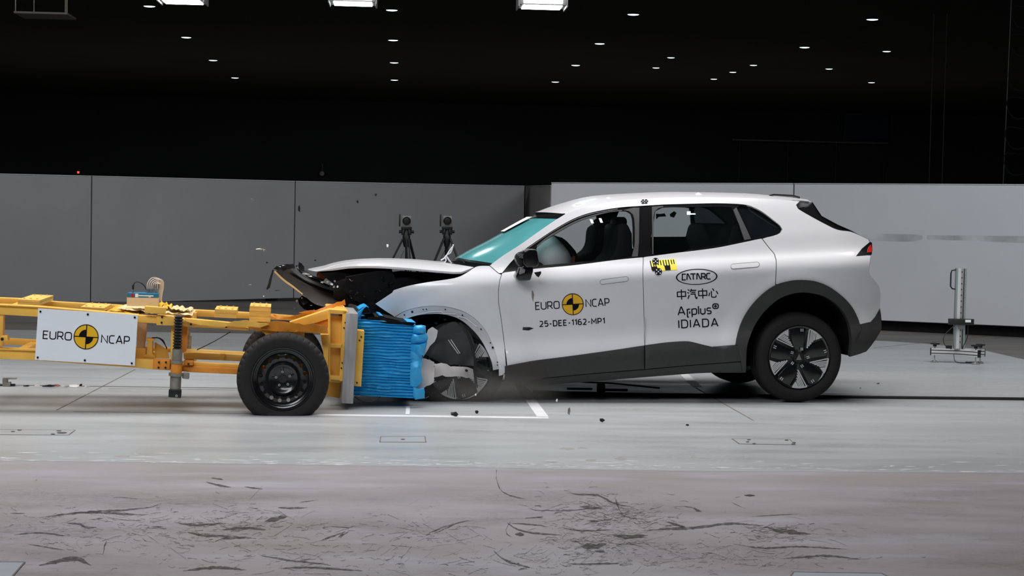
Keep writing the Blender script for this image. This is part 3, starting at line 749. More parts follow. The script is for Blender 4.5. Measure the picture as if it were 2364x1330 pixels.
ARCH_I = [(1722, 860), (1723.7, 810.5), (1729, 784), (1744.7, 747.4), (1768.4, 715.8), (1800, 689.5), (1836.8, 676.8), (1868.4, 676.3), (1902.6, 684.2), (1931.6, 702.6), (1952.6, 729), (1963, 758), (1966, 789.5), (1963, 822)]
arch_o = cr(ARCH_O, 7); arch_i = cr(ARCH_I, 7)
RD_rear = [(1759.7, 551.4), (1776.9, 574), (1788, 587), (1791.6, 599.5), (1792, 620), (1790.5, 656)]
def cut(curve, u0, u1):
    return [p for p in curve if min(u0, u1) - .01 <= p[0] <= max(u0, u1) + .01]
rd = cr(RD_rear, 7)
a_rear = [p for p in arch_o if p[0] > 1791.5]; a_front = [p for p in arch_o if p[0] <= 1790]
dl_q = [p for p in dlo_b if p[0] > 1762]          # under the quarter glass
dl_r = [p for p in dlo_b if 1487 < p[0] < 1759]; dl_f = [p for p in dlo_b if p[0] < 1484]
GAP = 1.1
# side frame: A pillar, roof rail, D pillar and quarter panel in one stamping
A0 = cr([(1150, 642), (1122, 622)], 6)[:-1]
quarter = [*lin([(1131, 613), (1152, 631)], 7, False)[::-1][:-1], *ws_c[:-1], *roof_c[:-1], *cr(DPIL, 7)[:-1], *lin(TL_in, 7, False)[:-1], *cr(REAR, 7)[:-1], *lin(BUMP_top, 7, False)[:-1],
           *a_rear[::-1], *[p + Vector((GAP, 0)) for p in rd[::-1]], *dl_q[::-1], *dlo_t[::-1]]
sheet('body_side', quarter, M['white'], car, both=True)
# front fender, torn off ahead of the wheel
ARCH_F = [(927, 741.5), (944, 734), (958, 729.6), (991.7, 725), (1025.6, 726.2), (1059.4, 736.4), (1088.7, 759), (1111.3, 786), (1127, 815.3), (1136, 838), (1139, 855)]
LIP_O = cr([(911, 731), (935, 717.5), (969, 708.5), (1003, 706), (1037, 709.3), (1070.7, 719.5), (1100, 738.7), (1122.6, 765.7), (1138.4, 797.3), (1147.4, 826.6), (1152, 851.4)], 6)
fender = [*cr([(1130, 614.2), (1112, 614), (1098, 617), (1078, 630), (1051, 642), (983.4, 652.5), (940, 661), (909, 670.5)], 7)[:-1], (909, 670.5), (906, 676), *lin([(906, 676), (867, 702), (890, 718), (911, 731)], 7, False)[1:-1],
          *LIP_O, (1152, 868), (1160, 866), *lin([(1169, 857), (1164.4, 800), (1156.9, 740), (1150.4, 700), (1149.9, 672), (1152.4, 650), (1157, 634)], 7, False), (1151, 632.2)]
FE = sheet('front_fender', fender, M['white'], car, both=True)[0]
# pressed lip round the front arch with its clip holes
lip_o = [p + Vector((-.0, .6)) for p in LIP_O]
lipi = cr(ARCH_F, 6)
sheet('arch_lip', [*lip_o, *lipi[::-1]], mat('primer_lip_white', srgb(196, 196, 201), .5, 0, .05), FE, off=-.006, rim=.03)
for (u, v, r) in ((933.5, 727, 1.6), (951.5, 720, 2.4), (977, 714.5, 1.5), (984.5, 714, 1.5), (1028, 714.5, 1.6), (1067.5, 728, 1.8), (1110.5, 760, 1.6), (1132, 791.5, 1.6), (1137.5, 802.5, 2.6), (1148.5, 836.5, 1.6), (1148.5, 843, 1.5)):
    bb = B(); pxdisc(bb, (u, v), r, S(.001), n=12); bb.build('clip_hole', M['ink'], FE, smooth=False)
bb = B()
for pl in ([(991, 720), (1018, 719), (1024, 724), (1052, 725)], [(1056, 730), (1076, 735), (1100, 754)], [(958, 727), (985, 722), (991, 720)]): ribbon(bb, lin(pl, 5, False), 2.2, S(.002), lambda p: (p.x, p.y))
bb.build('lip_flange', M['wdot'], FE, smooth=False)
# doors
fdoor = [*lin([(1484.4, 594.6), (1483.5, 628), (1485.7, 724), (1487.6, 797.5)], 7, False), *cr([(1428.7, 806.5), (1320.4, 821.5), (1241, 831.5), (1212, 836.4), (1171.5, 846)], 7),
         *lin([(1165.8, 800), (1158.2, 740), (1151.7, 700), (1151.2, 672), (1153.7, 650), (1159.5, 631.5)], 7, False), *dl_f[::-1][1:]]
FD, FD2 = sheet('front_door', fdoor, M['white'], car, both=True)
rdoor = [*dl_r[::-1], *[p - Vector((GAP, 0)) for p in rd], *a_front[::-1], *lin([(1695.7, 796.5), (1642.8, 800.5)], 7, False), *cr([(1621, 795.5), (1597, 789.5), (1580, 787.8), (1537, 790.7), (1489.5, 797)], 7), *lin([(1487.2, 724), (1485, 628), (1486, 594.4)], 7, False)]
RD, RD2 = sheet('rear_door', rdoor, M['white'], car, both=True)
# flush handles: a shut line round a proud pill
for dn, (u0, v0, u1, v1, h) in ((FD, (1385.4, 652, 1450.5, 643.5, 11)), (RD, (1687, 615.8, 1753, 610.2, 11.5))):
    e = Vector((u1 - u0, v1 - v0)); L_ = e.length; e.normalize(); n = Vector((-e.y, e.x)); c = Vector(((u0 + u1) / 2, (v0 + v1) / 2)); r = h / 2
    def pill(k): 
        q = []
        for s_, a0 in ((1, -90), (-1, 90)):
            for j in range(9):
                a = radians(a0 + 180 * j / 8); q.append(c + e * (s_ * (L_ / 2 - r) + (r + k) * cos(a)) + n * (r + k) * sin(a))
        return q
    hd = sheet('door_handle', pill(-.5), M['white'], dn, off=.003, rim=.012, step=5)[0]
    b = B(); q = pill(.1); b.loft([[S_at(p.x, p.y, .0012) for p in pill(.55) + pill(.55)[:1]], [S_at(p.x, p.y, .0012) for p in pill(-.6) + pill(-.6)[:1]]]); b.build('handle_gap', M['joint'], dn, smooth=False)
# lettering on the doors
slope = (1, -.05)
emblem((1322.3, 702.7), 25.2, S, FD, -.05)
lettering('lettering', 'EURO', (1237, 714.8), (1, -.052), 16.2, S(.002), M['ink'], FD, .14, .24, 54.5)
lettering('lettering', 'NCAP', (1353, 708.4), (1, -.052), 16.2, S(.002), M['ink'], FD, .14, .25, 53.5)
lettering('lettering', '25-DEE-1162-MP1', (1246.6, 754.2), (1, -.05), 12, S(.002), M['ink'], FD, .2, .34, 149)
b = B()
ribbon(b, [(cos(2 * pi * k / 60), sin(2 * pi * k / 60)) for k in range(61)], .0, S(.002), lambda p: (0, 0)) if 0 else None
ov = []
for rr in (1, .935): ov.append([S_at(1608.4 + 48 * cos(t) * rr, 639.2 + 18.6 * sin(t) * (rr - (.03 if rr < 1 else 0)) - 48 * cos(t) * .03 * rr, .002) for t in [2 * pi * k / 64 for k in range(65)]])
b.loft(ov); b.build('oval_ring', M['ink'], RD, smooth=False)
lettering('lettering', 'cLTLRC', (1575, 646.6), (1, -.035), 13.4, S(.002), M['ink'], RD, .2, .17, 65)
lettering('lettering', '中汽中心', (1563, 691.3), (1, -.045), 22, S(.002), M['ink'], RD, .115, .14, 95)
lettering('lettering', 'Arplus@', (1565.5, 727.8), (1, -.045), 18.5, S(.002), M['ink'], RD, .15, .22, 94)
lettering('lettering', 'IDIADA', (1567.5, 757.2), (1, -.045), 17.5, S(.002), M['ink'], RD, .155, .33, 90)
# measuring tape sticker with two dotted targets
tape = [(1500, 602), (1558.5, 597.5), (1563.5, 623), (1512, 626.5), (1505, 625)]
tp = sheet('tape_sticker', lin(tape, 5), M['tapey'], RD, off=.0015, rim=0, step=5)[0]
b = B()
for (u, v0, v1) in ((1501, 602, 624), (1507, 602, 616), (1512, 603, 616), (1518, 602, 612), (1524, 601, 612), (1530.5, 600.5, 614), (1536.5, 600, 614), (1542.5, 599.5, 614), (1549, 599.5, 610), (1554.5, 599, 609.5)):
    ribbon(b, lin([(u, v0), (u + (v1 - v0) * .22, v1)], 4, False), 2.3, S(.0025), lambda p: (p.x, p.y))
for pl in ([(1533.5, 613), (1547, 612.4), (1548.5, 623.5), (1536, 624.2)], [(1504.5, 616), (1517, 615), (1519, 625), (1506.5, 626)]): b.add([S_at(*p, .003) for p in pl], [(0, 1, 2, 3)])
b.build('tape_ticks', M['ink'], RD, smooth=False)
dotted_target((1513.5, 603), 7.8, S, RD); dotted_target((1520, 627), 8.3, S, RD)
# glossy black window surround with three openings
W1 = [(1246, 609), (1241, 590), (1239, 572), (1269.4, 549), (1324, 517.5), (1365, 502), (1405.5, 491.8), (1438, 488.2), (1452, 491.5), (1460.5, 505), (1462, 562), (1455, 592.5), (1324, 606.5), (1253, 612)]
W2 = [(1509.4, 586), (1511, 500), (1516.5, 486), (1529, 480), (1600, 478), (1680, 478), (1693.5, 485.5), (1706, 520), (1718.5, 553.5), (1660, 565.5), (1615, 573)]
W3 = [(1702.5, 480.5), (1735, 480.8), (1752.3, 489.5), (1794, 519), (1800, 529), (1792, 536.5), (1762, 544), (1734.5, 550.8)]
w1 = lin(cr(W1, 7, True), 7); w2 = lin(cr(W2, 7, True), 7); w3 = lin(cr(W3, 7, True), 7)
WSUR = sheet('window_surround', [*dlo_t[:-1], *dlo_b[:-1]], M['gloss'], car, off=-.006, holes=[w1, w2, w3], rim=.03, both=True)
for wn, wd, gm in (('side_window', w1, 'g_clear'), ('side_window', w2, 'g_rear'), ('quarter_window', w3, 'g_dark')):
    cx = sum(p[0] for p in wd) / len(wd); cy = sum(p[1] for p in wd) / len(wd)
    big = [(cx + (p[0] - cx) * 1.012, cy + (p[1] - cy) * 1.02) for p in wd]
    o = sheet(wn, big, M[gm], car, off=-.018, rim=0, step=14, both=True)
# grey seals
for pl in ([*cr([Vector(p) for p in ((1438, 485.5), (1452, 487.5), (1461, 495), (1464.5, 506), (1465.5, 562), (1459, 593))], 6), (1472.5, 592), (1475, 560), (1476, 479.5), (1462, 479.5)], [(1505, 477), (1531, 475.5), (1531, 478), (1520, 480.5), (1512, 488), (1509, 500), (1508.5, 586), (1506, 586.5)], [(1693, 484.5), (1700, 479), (1734, 551.5), (1719, 554.5), (1707, 520)],
           [*cr([Vector(p) for p in ((1240, 571), (1269, 548), (1324, 516.5), (1365, 501), (1405, 490.5), (1436, 487))], 6), *cr([Vector(p) for p in ((1436, 484.5), (1405, 487.5), (1365, 497.5), (1324, 512.5), (1269, 543), (1239, 567))], 6)]):
    sheet('window_seal', lin(pl, 7), M['seal'], car, off=-.003, rim=.02)
for pl in ([(1724, 474.6), (1741, 480.6), (1762, 492), (1787, 510.8), (1800.5, 521.5), (1804.8, 530), (1801, 536.5)], [(1190, 597), (1208.5, 580.8), (1243, 556.4), (1283.7, 530), (1324, 507.8), (1365, 493.6), (1425.8, 482.4)]):
    b = B(); ribbon(b, cr([Vector(p) for p in pl], 6), 1.3, S(.001), lambda p: (p.x, p.y)); b.build('chrome_strip', M['chrome'], car, smooth=False)
# black lower cladding
cf = [*cr([(1169, 847), (1212, 837.6), (1241, 832.6), (1320.4, 822.6), (1428.7, 807.6), (1487.2, 798.6)], 7), *lin([(1487, 852.5)], 7, False), *cr([(1487, 852.5), (1380.6, 861), (1265, 871.5), (1215, 876), (1166, 878)], 7)[1:]]
sheet('door_cladding', cf, M['clad'], FD, off=.012, rim=.03)
cr_ = [*cr([(1489.5, 798), (1537, 791.7), (1580, 788.8), (1597, 790.5), (1621, 796.5), (1642.8, 801.4)], 7), (1697, 797.4), *lin([(1705, 797.5), (1714, 834)], 7, False), *cr([(1714, 834), (1600, 842.5), (1489.3, 852.3)], 7)[1:]]
sheet('door_cladding', cr_, M['clad'], RD, off=.012, rim=.03)
sill = [*cr([(1160, 879.5), (1215, 877.5), (1265, 873), (1380.6, 862.5), (1487, 854), (1600, 844), (1716, 835.5)], 7), (1720, 860.5), *cr([(1713, 860.5), (1633, 861), (1573, 864.5), (1450, 874), (1332.5, 883.6), (1255.5, 888), (1207, 886), (1168, 880.5)], 7)]
sheet('sill', sill, M['clad'], car, off=.0, rim=.08, both=True)
sheet('arch_cladding', [*arch_o[:-1], (1985.5, 748.7), (1989, 760), *arch_i[::-1], (1714, 860), (1705, 797.5)], M['clad'], car, off=.014, rim=.06, both=True)
rb = [(1986.5, 749.5), *lin(BUMP_top[::-1], 7, False)[1:], (2034, 726), (2035.5, 758), (2031, 768), (2021, 784), (2010, 800), (2000, 811.8), (1980, 819), (1963, 823.7), (1967, 790), (1965, 765), (1990, 760)]
sheet('rear_bumper', rb, M['clad'], car, off=.010, rim=.05, both=True)
# dust-covered broken front end of the sill
sheet('sill_end', [(1166, 845.5), (1205, 838), (1240, 833), (1258, 850), (1262, 872), (1215, 880), (1166, 880)], M['dk'], car, off=.017, rim=.02)
# tail lamp and black rear side glass
for sd in (0, 1):
    pass
sheet('tail_lamp', lin([(2008.5, 558.5), (1991.5, 574), (1977.5, 590.5), (2012.4, 588), (2014, 577), (2013, 560)], 6), M['gloss'], car, off=.002, rim=.05, both=True)
sheet('lamp_lens', lin([(2011, 565), (2005.5, 570), (2003, 577), (2003, 583), (2012.3, 582), (2013.3, 574)], 5), M['red'], car, off=.006, rim=.01, both=True)
sheet('tailgate_window_trim', lin([(1842.5, 481), (1858, 480), (1868, 476), (1876, 467), (1886, 483), (1897, 498.5), (1934, 518.5), (1965, 532), (1946, 533), (1934, 530), (1909.4, 518.7), (1872.5, 499)], 7), M['gloss'], car, off=-.01, rim=.12, both=True)

# roof, spoiler, windscreen, bonnet: lofts across the car
def across(curve, crown, bulge=0, n=22, e=2.2, doff=0, xs=None, mp=None):
    rows = []; K = len(curve)
    for i, q in enumerate(curve):
        p = S_at(q[0], q[1], 0) if mp is None else mp(q)
        d = p.y + doff; t = i / (K - 1)
        cw = crown(t) if callable(crown) else crown; bl = bulge(t) if callable(bulge) else bulge
        row = []
        for j in range(n + 1):
            s = j / n; k = 1 - abs(2 * s - 1) ** e; k2 = 1 - abs(2 * s - 1) ** 2
            row.append(Vector((p.x + bl * k2, d + (W - 2 * d) * s, p.z + cw * k)))
        rows.append(row)
    return rows
roof_ext = cr(ROOF[:-1] + [(1846, 463), (1869, 465.5)], 9)
b = B(); b.loft(across(roof_ext, lambda t: .012 + .040 * sst(t * 5) - .02 * sst((t - .8) * 5), lambda t: -.10 * (1 - sst(t * 3)) + .10 * sst((t - .7) * 3.3), 26, 2.4)); RF = b.build('roof', M['white'], car, angle=50)
hl = across(roof_ext[3:-4], .01, lambda t: -.08 * (1 - sst(t * 3)), 14, 2.4, .06)
b = B(); b.loft([[p - Vector((0, 0, .045)) for p in r] for r in hl]); b.build('headliner', M['inter'], car, angle=50)
sp = [(1838, 466), (1850, 463.5), (1870, 464.5), (1874, 466.5), (1867.6, 476.8), (1842.5, 480.8)]
b = B(); P = [CF.loc(u, v, .30) for u, v in sp]; b.prism(P, (0, W - .6, 0)); b.build('roof_spoiler', M['white'], car, bevel=.006)
for (u, v, dd) in ((1405, 461, .5), (1340, 471, .5), (1612, 450.5, .5)):
    p = CF.loc(u, v, dd); b = B(); b.lathe([(.05, -.03), (.045, .0), (.02, .012), (.001, .022)], 10, c=p, axis='z'); b.build('roof_marker', M['wdot'], car)
p0, p1 = CF.loc(1776, 452.5, .55), CF.loc(1846, 456.5, .55)
b = B(); b.tube([p0, p0.lerp(p1, .15) + Vector((0, 0, .012)), p0.lerp(p1, .8) + Vector((0, 0, .012)), p1], .008); b.build('roof_strip', M['gloss'], car)
dotted_target((1484.5, 465), 5, lambda o: S(o + .001), car, 'roof_target'); dotted_target((1491.5, 464.6), 5, lambda o: S(o + .001), car, 'roof_target')
wsr = across(ws_c, lambda t: .02 * (1 - t), lambda t: -.17 + .11 * t, 22, 2.0)
b = B(); b.loft(wsr); WI = b.build('windscreen', M['g_wind'], car, angle=60)
b = B(); b.loft([[p + Vector((-.003, 0, .003)) for p in r] for r in wsr[-4:]]); b.build('windscreen_band', M['gloss'], WI, angle=60)
b = B(); b.loft([[p + Vector((-.003, 0, .003)) for p in r] for r in wsr[:2]]); b.build('windscreen_band', M['gloss'], WI, angle=60)
b = B(); P = [r[20 - 4] + Vector((-.01, 0, .012)) for r in wsr[12:19]]; 
b.loft([[r[11] + Vector((-.012, 0, .012)) for r in wsr[-13:-3]], [r[14] + Vector((-.012, 0, .012)) for r in wsr[-13:-3]], [r[18] + Vector((-.012, 0, .012)) for r in wsr[-13:-3]], [r[22] + Vector((-.012, 0, .012)) for r in wsr[-13:-3]]]); b.build('far_pillar_patch', M['wdot'], WI, smooth=False)  # white sheet added as the visible patch of the far A pillar
b = B(); b.loft([[r[10] + Vector((.012, 0, -.012)) for r in wsr[-12:-4]], [r[13] + Vector((.012, 0, -.012)) for r in wsr[-12:-4]]]); b.build('mirror_mount', M['inter'], WI, smooth=False)
HOOD = [(731, 626.8), (758, 622.5), (786, 617.5), (816.5, 614.5), (870.6, 614.5), (938, 618.5), (1006, 624.8), (1050, 628), (1066, 627.5), (1080, 622.5), (1094, 617)]
hood_c = cr(HOOD, 9)
hm = lambda q: S_at(q[0], q[1], -.03)
_ht = [CF.loc(u, v, 1.0) for u, v in ((726, 626), (744, 616.5), (769, 608.5), (803, 601.7), (848, 598), (893, 597), (961, 599.5), (1028, 606), (1060, 610.5), (1096, 616))]
_htab = [(p.x, p.z) for p in _ht]
_hb = lambda t: -.05 * (1 - sst(t * 2.2)) - .12 * sst((t - .6) * 2.5)
def _hc(t):
    p = hm(hood_c[int(round(t * (len(hood_c) - 1)))]); return max(.002, herm(_htab, p.x + _hb(t)) - p.z) * (1 if t > .06 else t / .06)
hrows = across(hood_c, _hc, _hb, 30, 3.2, 0, None, hm)
b = B(); b.loft(hrows); HD = b.build('bonnet', M['white'], car, angle=50)
b = B(); b.loft([[p + Vector((.012 * (1 - i / len(hrows)), 0, -.016 * min(1, .15 + i / 6))) for p in r] for i, r in enumerate(hrows)]); b.build('bonnet_inner', M['hoodin'], HD, angle=50)
b = B(); b.loft([hrows[0], [p + Vector((.004, 0, -.003)) for p in hrows[0]]]); b.loft([[r[0] for r in hrows], [r[0] + Vector((0, .004, -.017 * min(1, .15 + i / 6))) for i, r in enumerate(hrows)]]); b.build('bonnet_edge', M['white'], HD)
cw = [(1131, 614.5), (1112, 616), (1096, 618.5)]
b = B(); b.loft(across(cr(cw, 6), .0, lambda t: -.17, 20)); b.build('cowl', M['gloss'], car)
# rear: tailgate, rear window, far bumper, closing the shell
def back(curve, bul, e=2.4, n=18, dd=0):
    rows = []
    for (u, v) in curve:
        p = S_at(u, v, dd); rows.append([Vector((p.x + bul * (1 - abs(2 * j / n - 1) ** e), p.y + (W - 2 * p.y) * j / n, p.z)) for j in range(n + 1)])
    return rows
b = B(); b.loft(back(lin([(1876, 467), (1897, 498.5), (1934, 518.5), (1965, 532)], 7, False), .06)); b.build('rear_window', M['g_dark'], car)
b = B(); b.loft(back(cr([(1965, 532), (1985.4, 543.5), (2007, 555), (2012, 575), (2009, 600), (2007.5, 631.4), (2019.8, 648.5), (2031, 668), (2031.6, 713)], 7), .10)); b.build('tailgate', M['white'], car)
b = B(); b.loft(back(cr([(2031.6, 713), (2035.5, 745), (2031, 768), (2010, 800), (1998, 812)], 7), .12)); b.build('rear_bumper', M['clad'], car)
# hidden dark bodies: floor pan, wheel houses, cabin sides, engine bay
def cp(pts, d): return [CF.loc(u, v, d) for u, v in pts]
def cprism(name, pts, d0, d1, mt, parent=car, bevel=0, label=None, smooth=True):
    b = B(); b.prism(cp(pts, d0), (0, d1 - d0, 0)); o = b.build(name, mt, parent, smooth=smooth, bevel=bevel)
    if label: o['label'] = label
    return o
cprism('floor_pan', [(1180, 850), (1716, 800), (1716, 850), (1600, 851), (1400, 872), (1255, 881), (1185, 876)], .10, 1.80, M['dark'])
cprism('door_liner', [(1165, 650), (1480, 602), (1740, 566), (1775, 600), (1770, 660), (1700, 760), (1695, 800), (1180, 845)], .13, .17, M['inter'])
cprism('door_liner', [(1165, 650), (1480, 602), (1740, 566), (1775, 600), (1770, 660), (1700, 760), (1695, 800), (1180, 845)], 1.70, 1.74, M['inter'])
b = B(); li = [S_at(p[0], p[1], -.02) for p in arch_i]; b.loft([li, [p + Vector((0, .36, 0)) for p in li]]); b.prism([p + Vector((0, .36, 0)) for p in li], (0, .02, 0)); b.build('wheel_housing', M['dark'], car, smooth=False)
cprism('boot_floor', [(1722, 720), (1800, 640), (1900, 640), (1990, 740), (2015, 745), (2000, 790), (1968, 806), (1960, 760), (1900, 690), (1800, 690), (1740, 760)], .45, 1.45, M['dark'])
cprism('boot_floor', [(1965, 745), (2022, 738), (2018, 775), (1992, 805), (1968, 815)], .16, 1.74, M['dark'])
cprism('boot_side', [(1725, 566), (1760, 556), (1800, 545), (1840, 560), (1985, 600), (1995, 640), (2000, 700), (1990, 735), (1950, 680), (1860, 640), (1790, 648)], 1.66, 1.70, M['inter'])
cprism('boot_side', [(1735, 568), (1770, 560), (1810, 550), (1850, 560), (1975, 605), (1985, 640), (1990, 700), (1975, 720), (1940, 676), (1860, 642), (1795, 648)], .20, .24, M['inter'])
# front wheel house wall and bulkhead
b = B(); lf = [S_at(p[0], p[1], -.03) for p in cr(ARCH_F, 6)]; b.loft([lf, [p + Vector((0, .30, 0)) for p in lf]]); b.prism([p + Vector((0, .30, 0)) for p in lf] + [CF.loc(1139, 915, .33), CF.loc(925, 915, .33)], (0, .02, 0)); b.build('wheel_housing', M['dark'], car, smooth=False)
for (u, v) in ((1028, 738), (1054, 747), (1008, 747)):
    b = B(); b.lathe([(.001, -.006), (.007, -.005), (.009, 0), (.009, .09)], 10, c=CF.loc(u, v, .22)); b.build('housing_bolt', M['wdot'], car)
cprism('bulkhead', [(1085, 640), (1122, 622), (1150, 640), (1160, 700), (1165, 850), (1145, 850), (1130, 780), (1090, 720), (1040, 700)], .20, 1.70, M['dark'])
cprism('engine_bay', [(800, 640), (868, 626), (905, 624), (913, 643), (935, 640), (960, 637), (1000, 640), (1085, 640), (1060, 660), (960, 690), (1000, 700), (930, 712), (900, 724), (870, 706), (845, 700), (818, 694), (795, 672)], .28, 1.55, M['dark'])
cprism('engine_block', [(968, 690), (1090, 690), (1100, 800), (1030, 790), (1000, 745), (970, 728)], .45, 1.5, M['dark'])
cprism('bonnet_latch_panel', [(742, 632), (790, 626), (905, 621), (905, 640), (830, 665), (770, 655)], .45, 1.45, M['dark'])
# wheels
crossover_wheel(car, CF.loc(1846, 826, .03), spin=0.02)
crossover_wheel(car, CF.loc(1060, 849, .05), spin=-.35, flat=.285, label='front wheel of the car, half hidden by torn white plastic')
for nm, px in (('rear', (1846, 826)), ('front', (1060, 849))):
    p = CF.loc(*px, .03); b = B(); b.lathe([(.02, 0), (.26, .0), (.262, .1), (.1, .15)], 40)
    fw = b.build('wheel', M['rim'], car); fw.location = (p.x, W - .24, p.z)
    tyre_mesh(.368, .225, .262, fw, .30 if nm == 'front' else None)
# torn white bumper skin in front of the wheel
def jag(pts, amp, seed, step=9):
    r = random.Random(seed); P = lin([Vector(p) for p in pts], step); return [p + Vector((r.uniform(-amp, amp), r.uniform(-amp, amp))) for p in P]
def warped(name, pts, d, mt, parent, seed, amp=2, wob=.04, rim=.006, step=8, frame=None, bulge=0):
    """a torn, buckled sheet: outline with broken edges, surface undulating in depth, real thickness"""
    fr = frame or CF; out = [(p.x, p.y) for p in jag(pts, amp, seed)]
    V, T_, rm = fill2d(out, (), step); cx = sum(p[0] for p in out) / len(out); cy = sum(p[1] for p in out) / len(out)
    rx = max(abs(p[0] - cx) for p in out); ry = max(abs(p[1] - cy) for p in out)
    P = []
    for p in V:
        n = mnoise.noise(Vector((p.x * .03 + seed, p.y * .03, seed * 1.7))) * wob - bulge * max(0, 1 - ((p.x - cx) / rx) ** 2 - .5 * ((p.y - cy) / ry) ** 2)
        dd = d(p.x, p.y) if callable(d) else d
        P.append(fr.loc(p.x, p.y, dd + n))
    b = B(); b.add(P, T_); b.add([p + Vector((0, rim, 0)) for p in P], [t[::-1] for t in T_])
    for a, c in rm: b.add([P[a], P[c], P[c] + Vector((0, rim, 0)), P[a] + Vector((0, rim, 0))], [(0, 1, 2, 3)])
    return b.build(name, mt, parent, angle=50, recalc=False)
warped('torn_bumper_skin', [(950, 814), (960, 816), (975, 826), (1001, 836), (1003, 850), (1002, 872), (1001, 884), (985, 893), (970, 902), (963, 900), (947, 879), (948, 850)], -.20, M['torn'], car, 3, 1.6, .03, bulge=.05)
warped('torn_bumper_skin', [(1000, 840), (1020, 838), (1040, 846), (1060, 847), (1092, 851), (1094, 874), (1066, 871), (1040, 869), (1020, 868), (1002, 872)], lambda u, v: -.16 + .0014 * (u - 1000), M['torn'], car, 9, 1.8, .03, bulge=.02)
warped('torn_bumper_skin', [(988, 761), (998, 754), (1010, 762), (1011, 768), (1003, 789), (992, 800), (980, 822), (976, 826), (982, 800), (985, 775)], -.10, M['torn'], car, 5, 1.0, .02)
for (u, v, r, dd) in ((954.5, 816, 2.2, -.235), (966.5, 821.5, 3.4, -.24), (1077.5, 856, 3, -.10), (1002, 846, 1.5, -.2)):
    b = B(); c = CF.loc(u, v, dd); b.lathe([(.001, 0), (r * .0033, 0), (r * .0033, .02)], 10, c=c); b.build('bumper_hole', M['ink'], car)
warped('torn_liner', [(1046, 775), (1062, 771), (1068, 781), (1063, 786), (1055, 779)], .0, M['torn'], car, 6, 1.2, .01)
b = B(); b.tube(cr([CF.loc(u, v, -.06) for u, v in ((1062, 745), (1078, 768), (1090, 800), (1096, 830), (1098, 880), (1099, 895))], .02), .008, 6); b.build('loose_pipe', M['blackmetal'], car)
warped('torn_strip', [(1093, 820), (1099, 822), (1101, 860), (1104, 896), (1096, 890), (1094, 850)], -.10, M['blackmetal'], car, 8, 1, .01)
warped('torn_liner', [(1048, 770), (1075, 776), (1092, 805), (1100, 835), (1130, 850), (1150, 862), (1160, 880), (1140, 890), (1118, 868), (1090, 830), (1068, 800)], .06, M['clad'], car, 4, 2, .04)
# black liner plate bent over the upper half of the front wheel, with two bright scratches
LNR = warped('wheel_liner', [(984, 818), (1000, 780), (1022, 752), (1050, 742), (1078, 760), (1094, 790), (1099, 846), (1070, 846), (1040, 842), (1006, 834)], -.03, M['clad'], car, 14, 2, .03)
for k, (q0, q1) in enumerate((((1035, 785), (1058, 817)), ((1041, 784), (1062, 816)))): 
    b = B(); ribbon(b, lin([q0, q1], 6, False), 1.6, lambda u, v: CF.loc(u, v, -.075), lambda p: (p.x, p.y)); b.build('scratch', M['silver'], LNR, smooth=False)
# broken door mirror
b = B(); P = cp([(1211, 579), (1222, 575.5), (1236, 575), (1240.5, 580), (1243.5, 600), (1243.5, 612), (1238, 616.5), (1215, 618), (1209, 610), (1208, 590)], -.16); b.prism(P, (0, .16, 0)); MR = b.build('door_mirror', M['gloss'], car, bevel=.018, seg=3)
b = B(); b.prism(cp([(1199, 617), (1212, 612), (1232, 617), (1231, 628), (1225, 647.5), (1199, 649), (1190, 639), (1196, 628)], -.13), (0, .14, 0)); b.build('mirror_base', M['gloss'], MR, bevel=.012)
b = B(); b.prism(cp([(1200, 583), (1210, 580), (1211, 614), (1203, 618), (1195, 610), (1190, 597), (1193, 588)], -.12), (0, .09, 0)); b.build('mirror_motor', M['blackmetal'], MR, bevel=.012)
warped('mirror_glass', [(1203, 617), (1212, 623), (1211, 630), (1200, 634), (1198, 629)], -.16, M['chrome'], MR, 11, .8, .01)
warped('mirror_shard', [(1233, 629), (1249, 627), (1250, 632), (1244, 640), (1238, 637)], -.10, M['blackmetal'], MR, 12, .8, .01)
b = B()
for k in range(10):
    p = CF.loc(1197 + k * 1.6, 586 + (k * 37 % 11), -.13); b.box(p, (.012, .02, .01))
b.build('mirror_fragments', M['chrome'], MR, smooth=False)['kind'] = 'stuff'

# cabin
def seatpart(name, pts, d0, d1, bev=.05, mt='inter'): return cprism(name, pts, d0, d1, M[mt], bevel=bev)
st = cprism('front_seat', [(1425, 522), (1436, 515), (1450, 517), (1460, 540), (1462, 610), (1440, 640), (1340, 640), (1345, 622), (1400, 604), (1418, 585), (1424, 560)], .32, .84, M['inter'], bevel=.04)
b = B(); b.prism(cp([(1421, 520), (1424, 505), (1436, 500), (1447, 502), (1450, 518), (1438, 524)], .46), (0, .26, 0)); b.build('head_rest', M['inter'], st, bevel=.03)
st = cprism('front_seat', [(1380, 525), (1392, 520), (1412, 522), (1420, 545), (1420, 600), (1400, 625), (1310, 625), (1315, 602), (1360, 588), (1376, 570)], 1.08, 1.60, M['inter'], bevel=.04)
b = B(); b.prism(cp([(1380, 520), (1384, 507), (1396, 503), (1406, 506), (1408, 520), (1396, 526)], 1.20), (0, .26, 0)); b.build('head_rest', M['inter'], st, bevel=.03)
cprism('rear_seat', [(1690, 520), (1706, 515), (1722, 520), (1725, 640), (1570, 640), (1575, 605), (1640, 598), (1672, 590)], .25, 1.65, M['inter'], bevel=.04)
cprism('far_door_card', [(1500, 547), (1598, 546.5), (1640, 560), (1640, 640), (1500, 640)], 1.62, 1.66, M['inter'])
cprism('dashboard', [(1100, 628), (1150, 612), (1200, 606), (1246, 604), (1262, 616), (1262, 670), (1180, 700), (1110, 680)], .20, 1.66, M['inter'], bevel=.02)
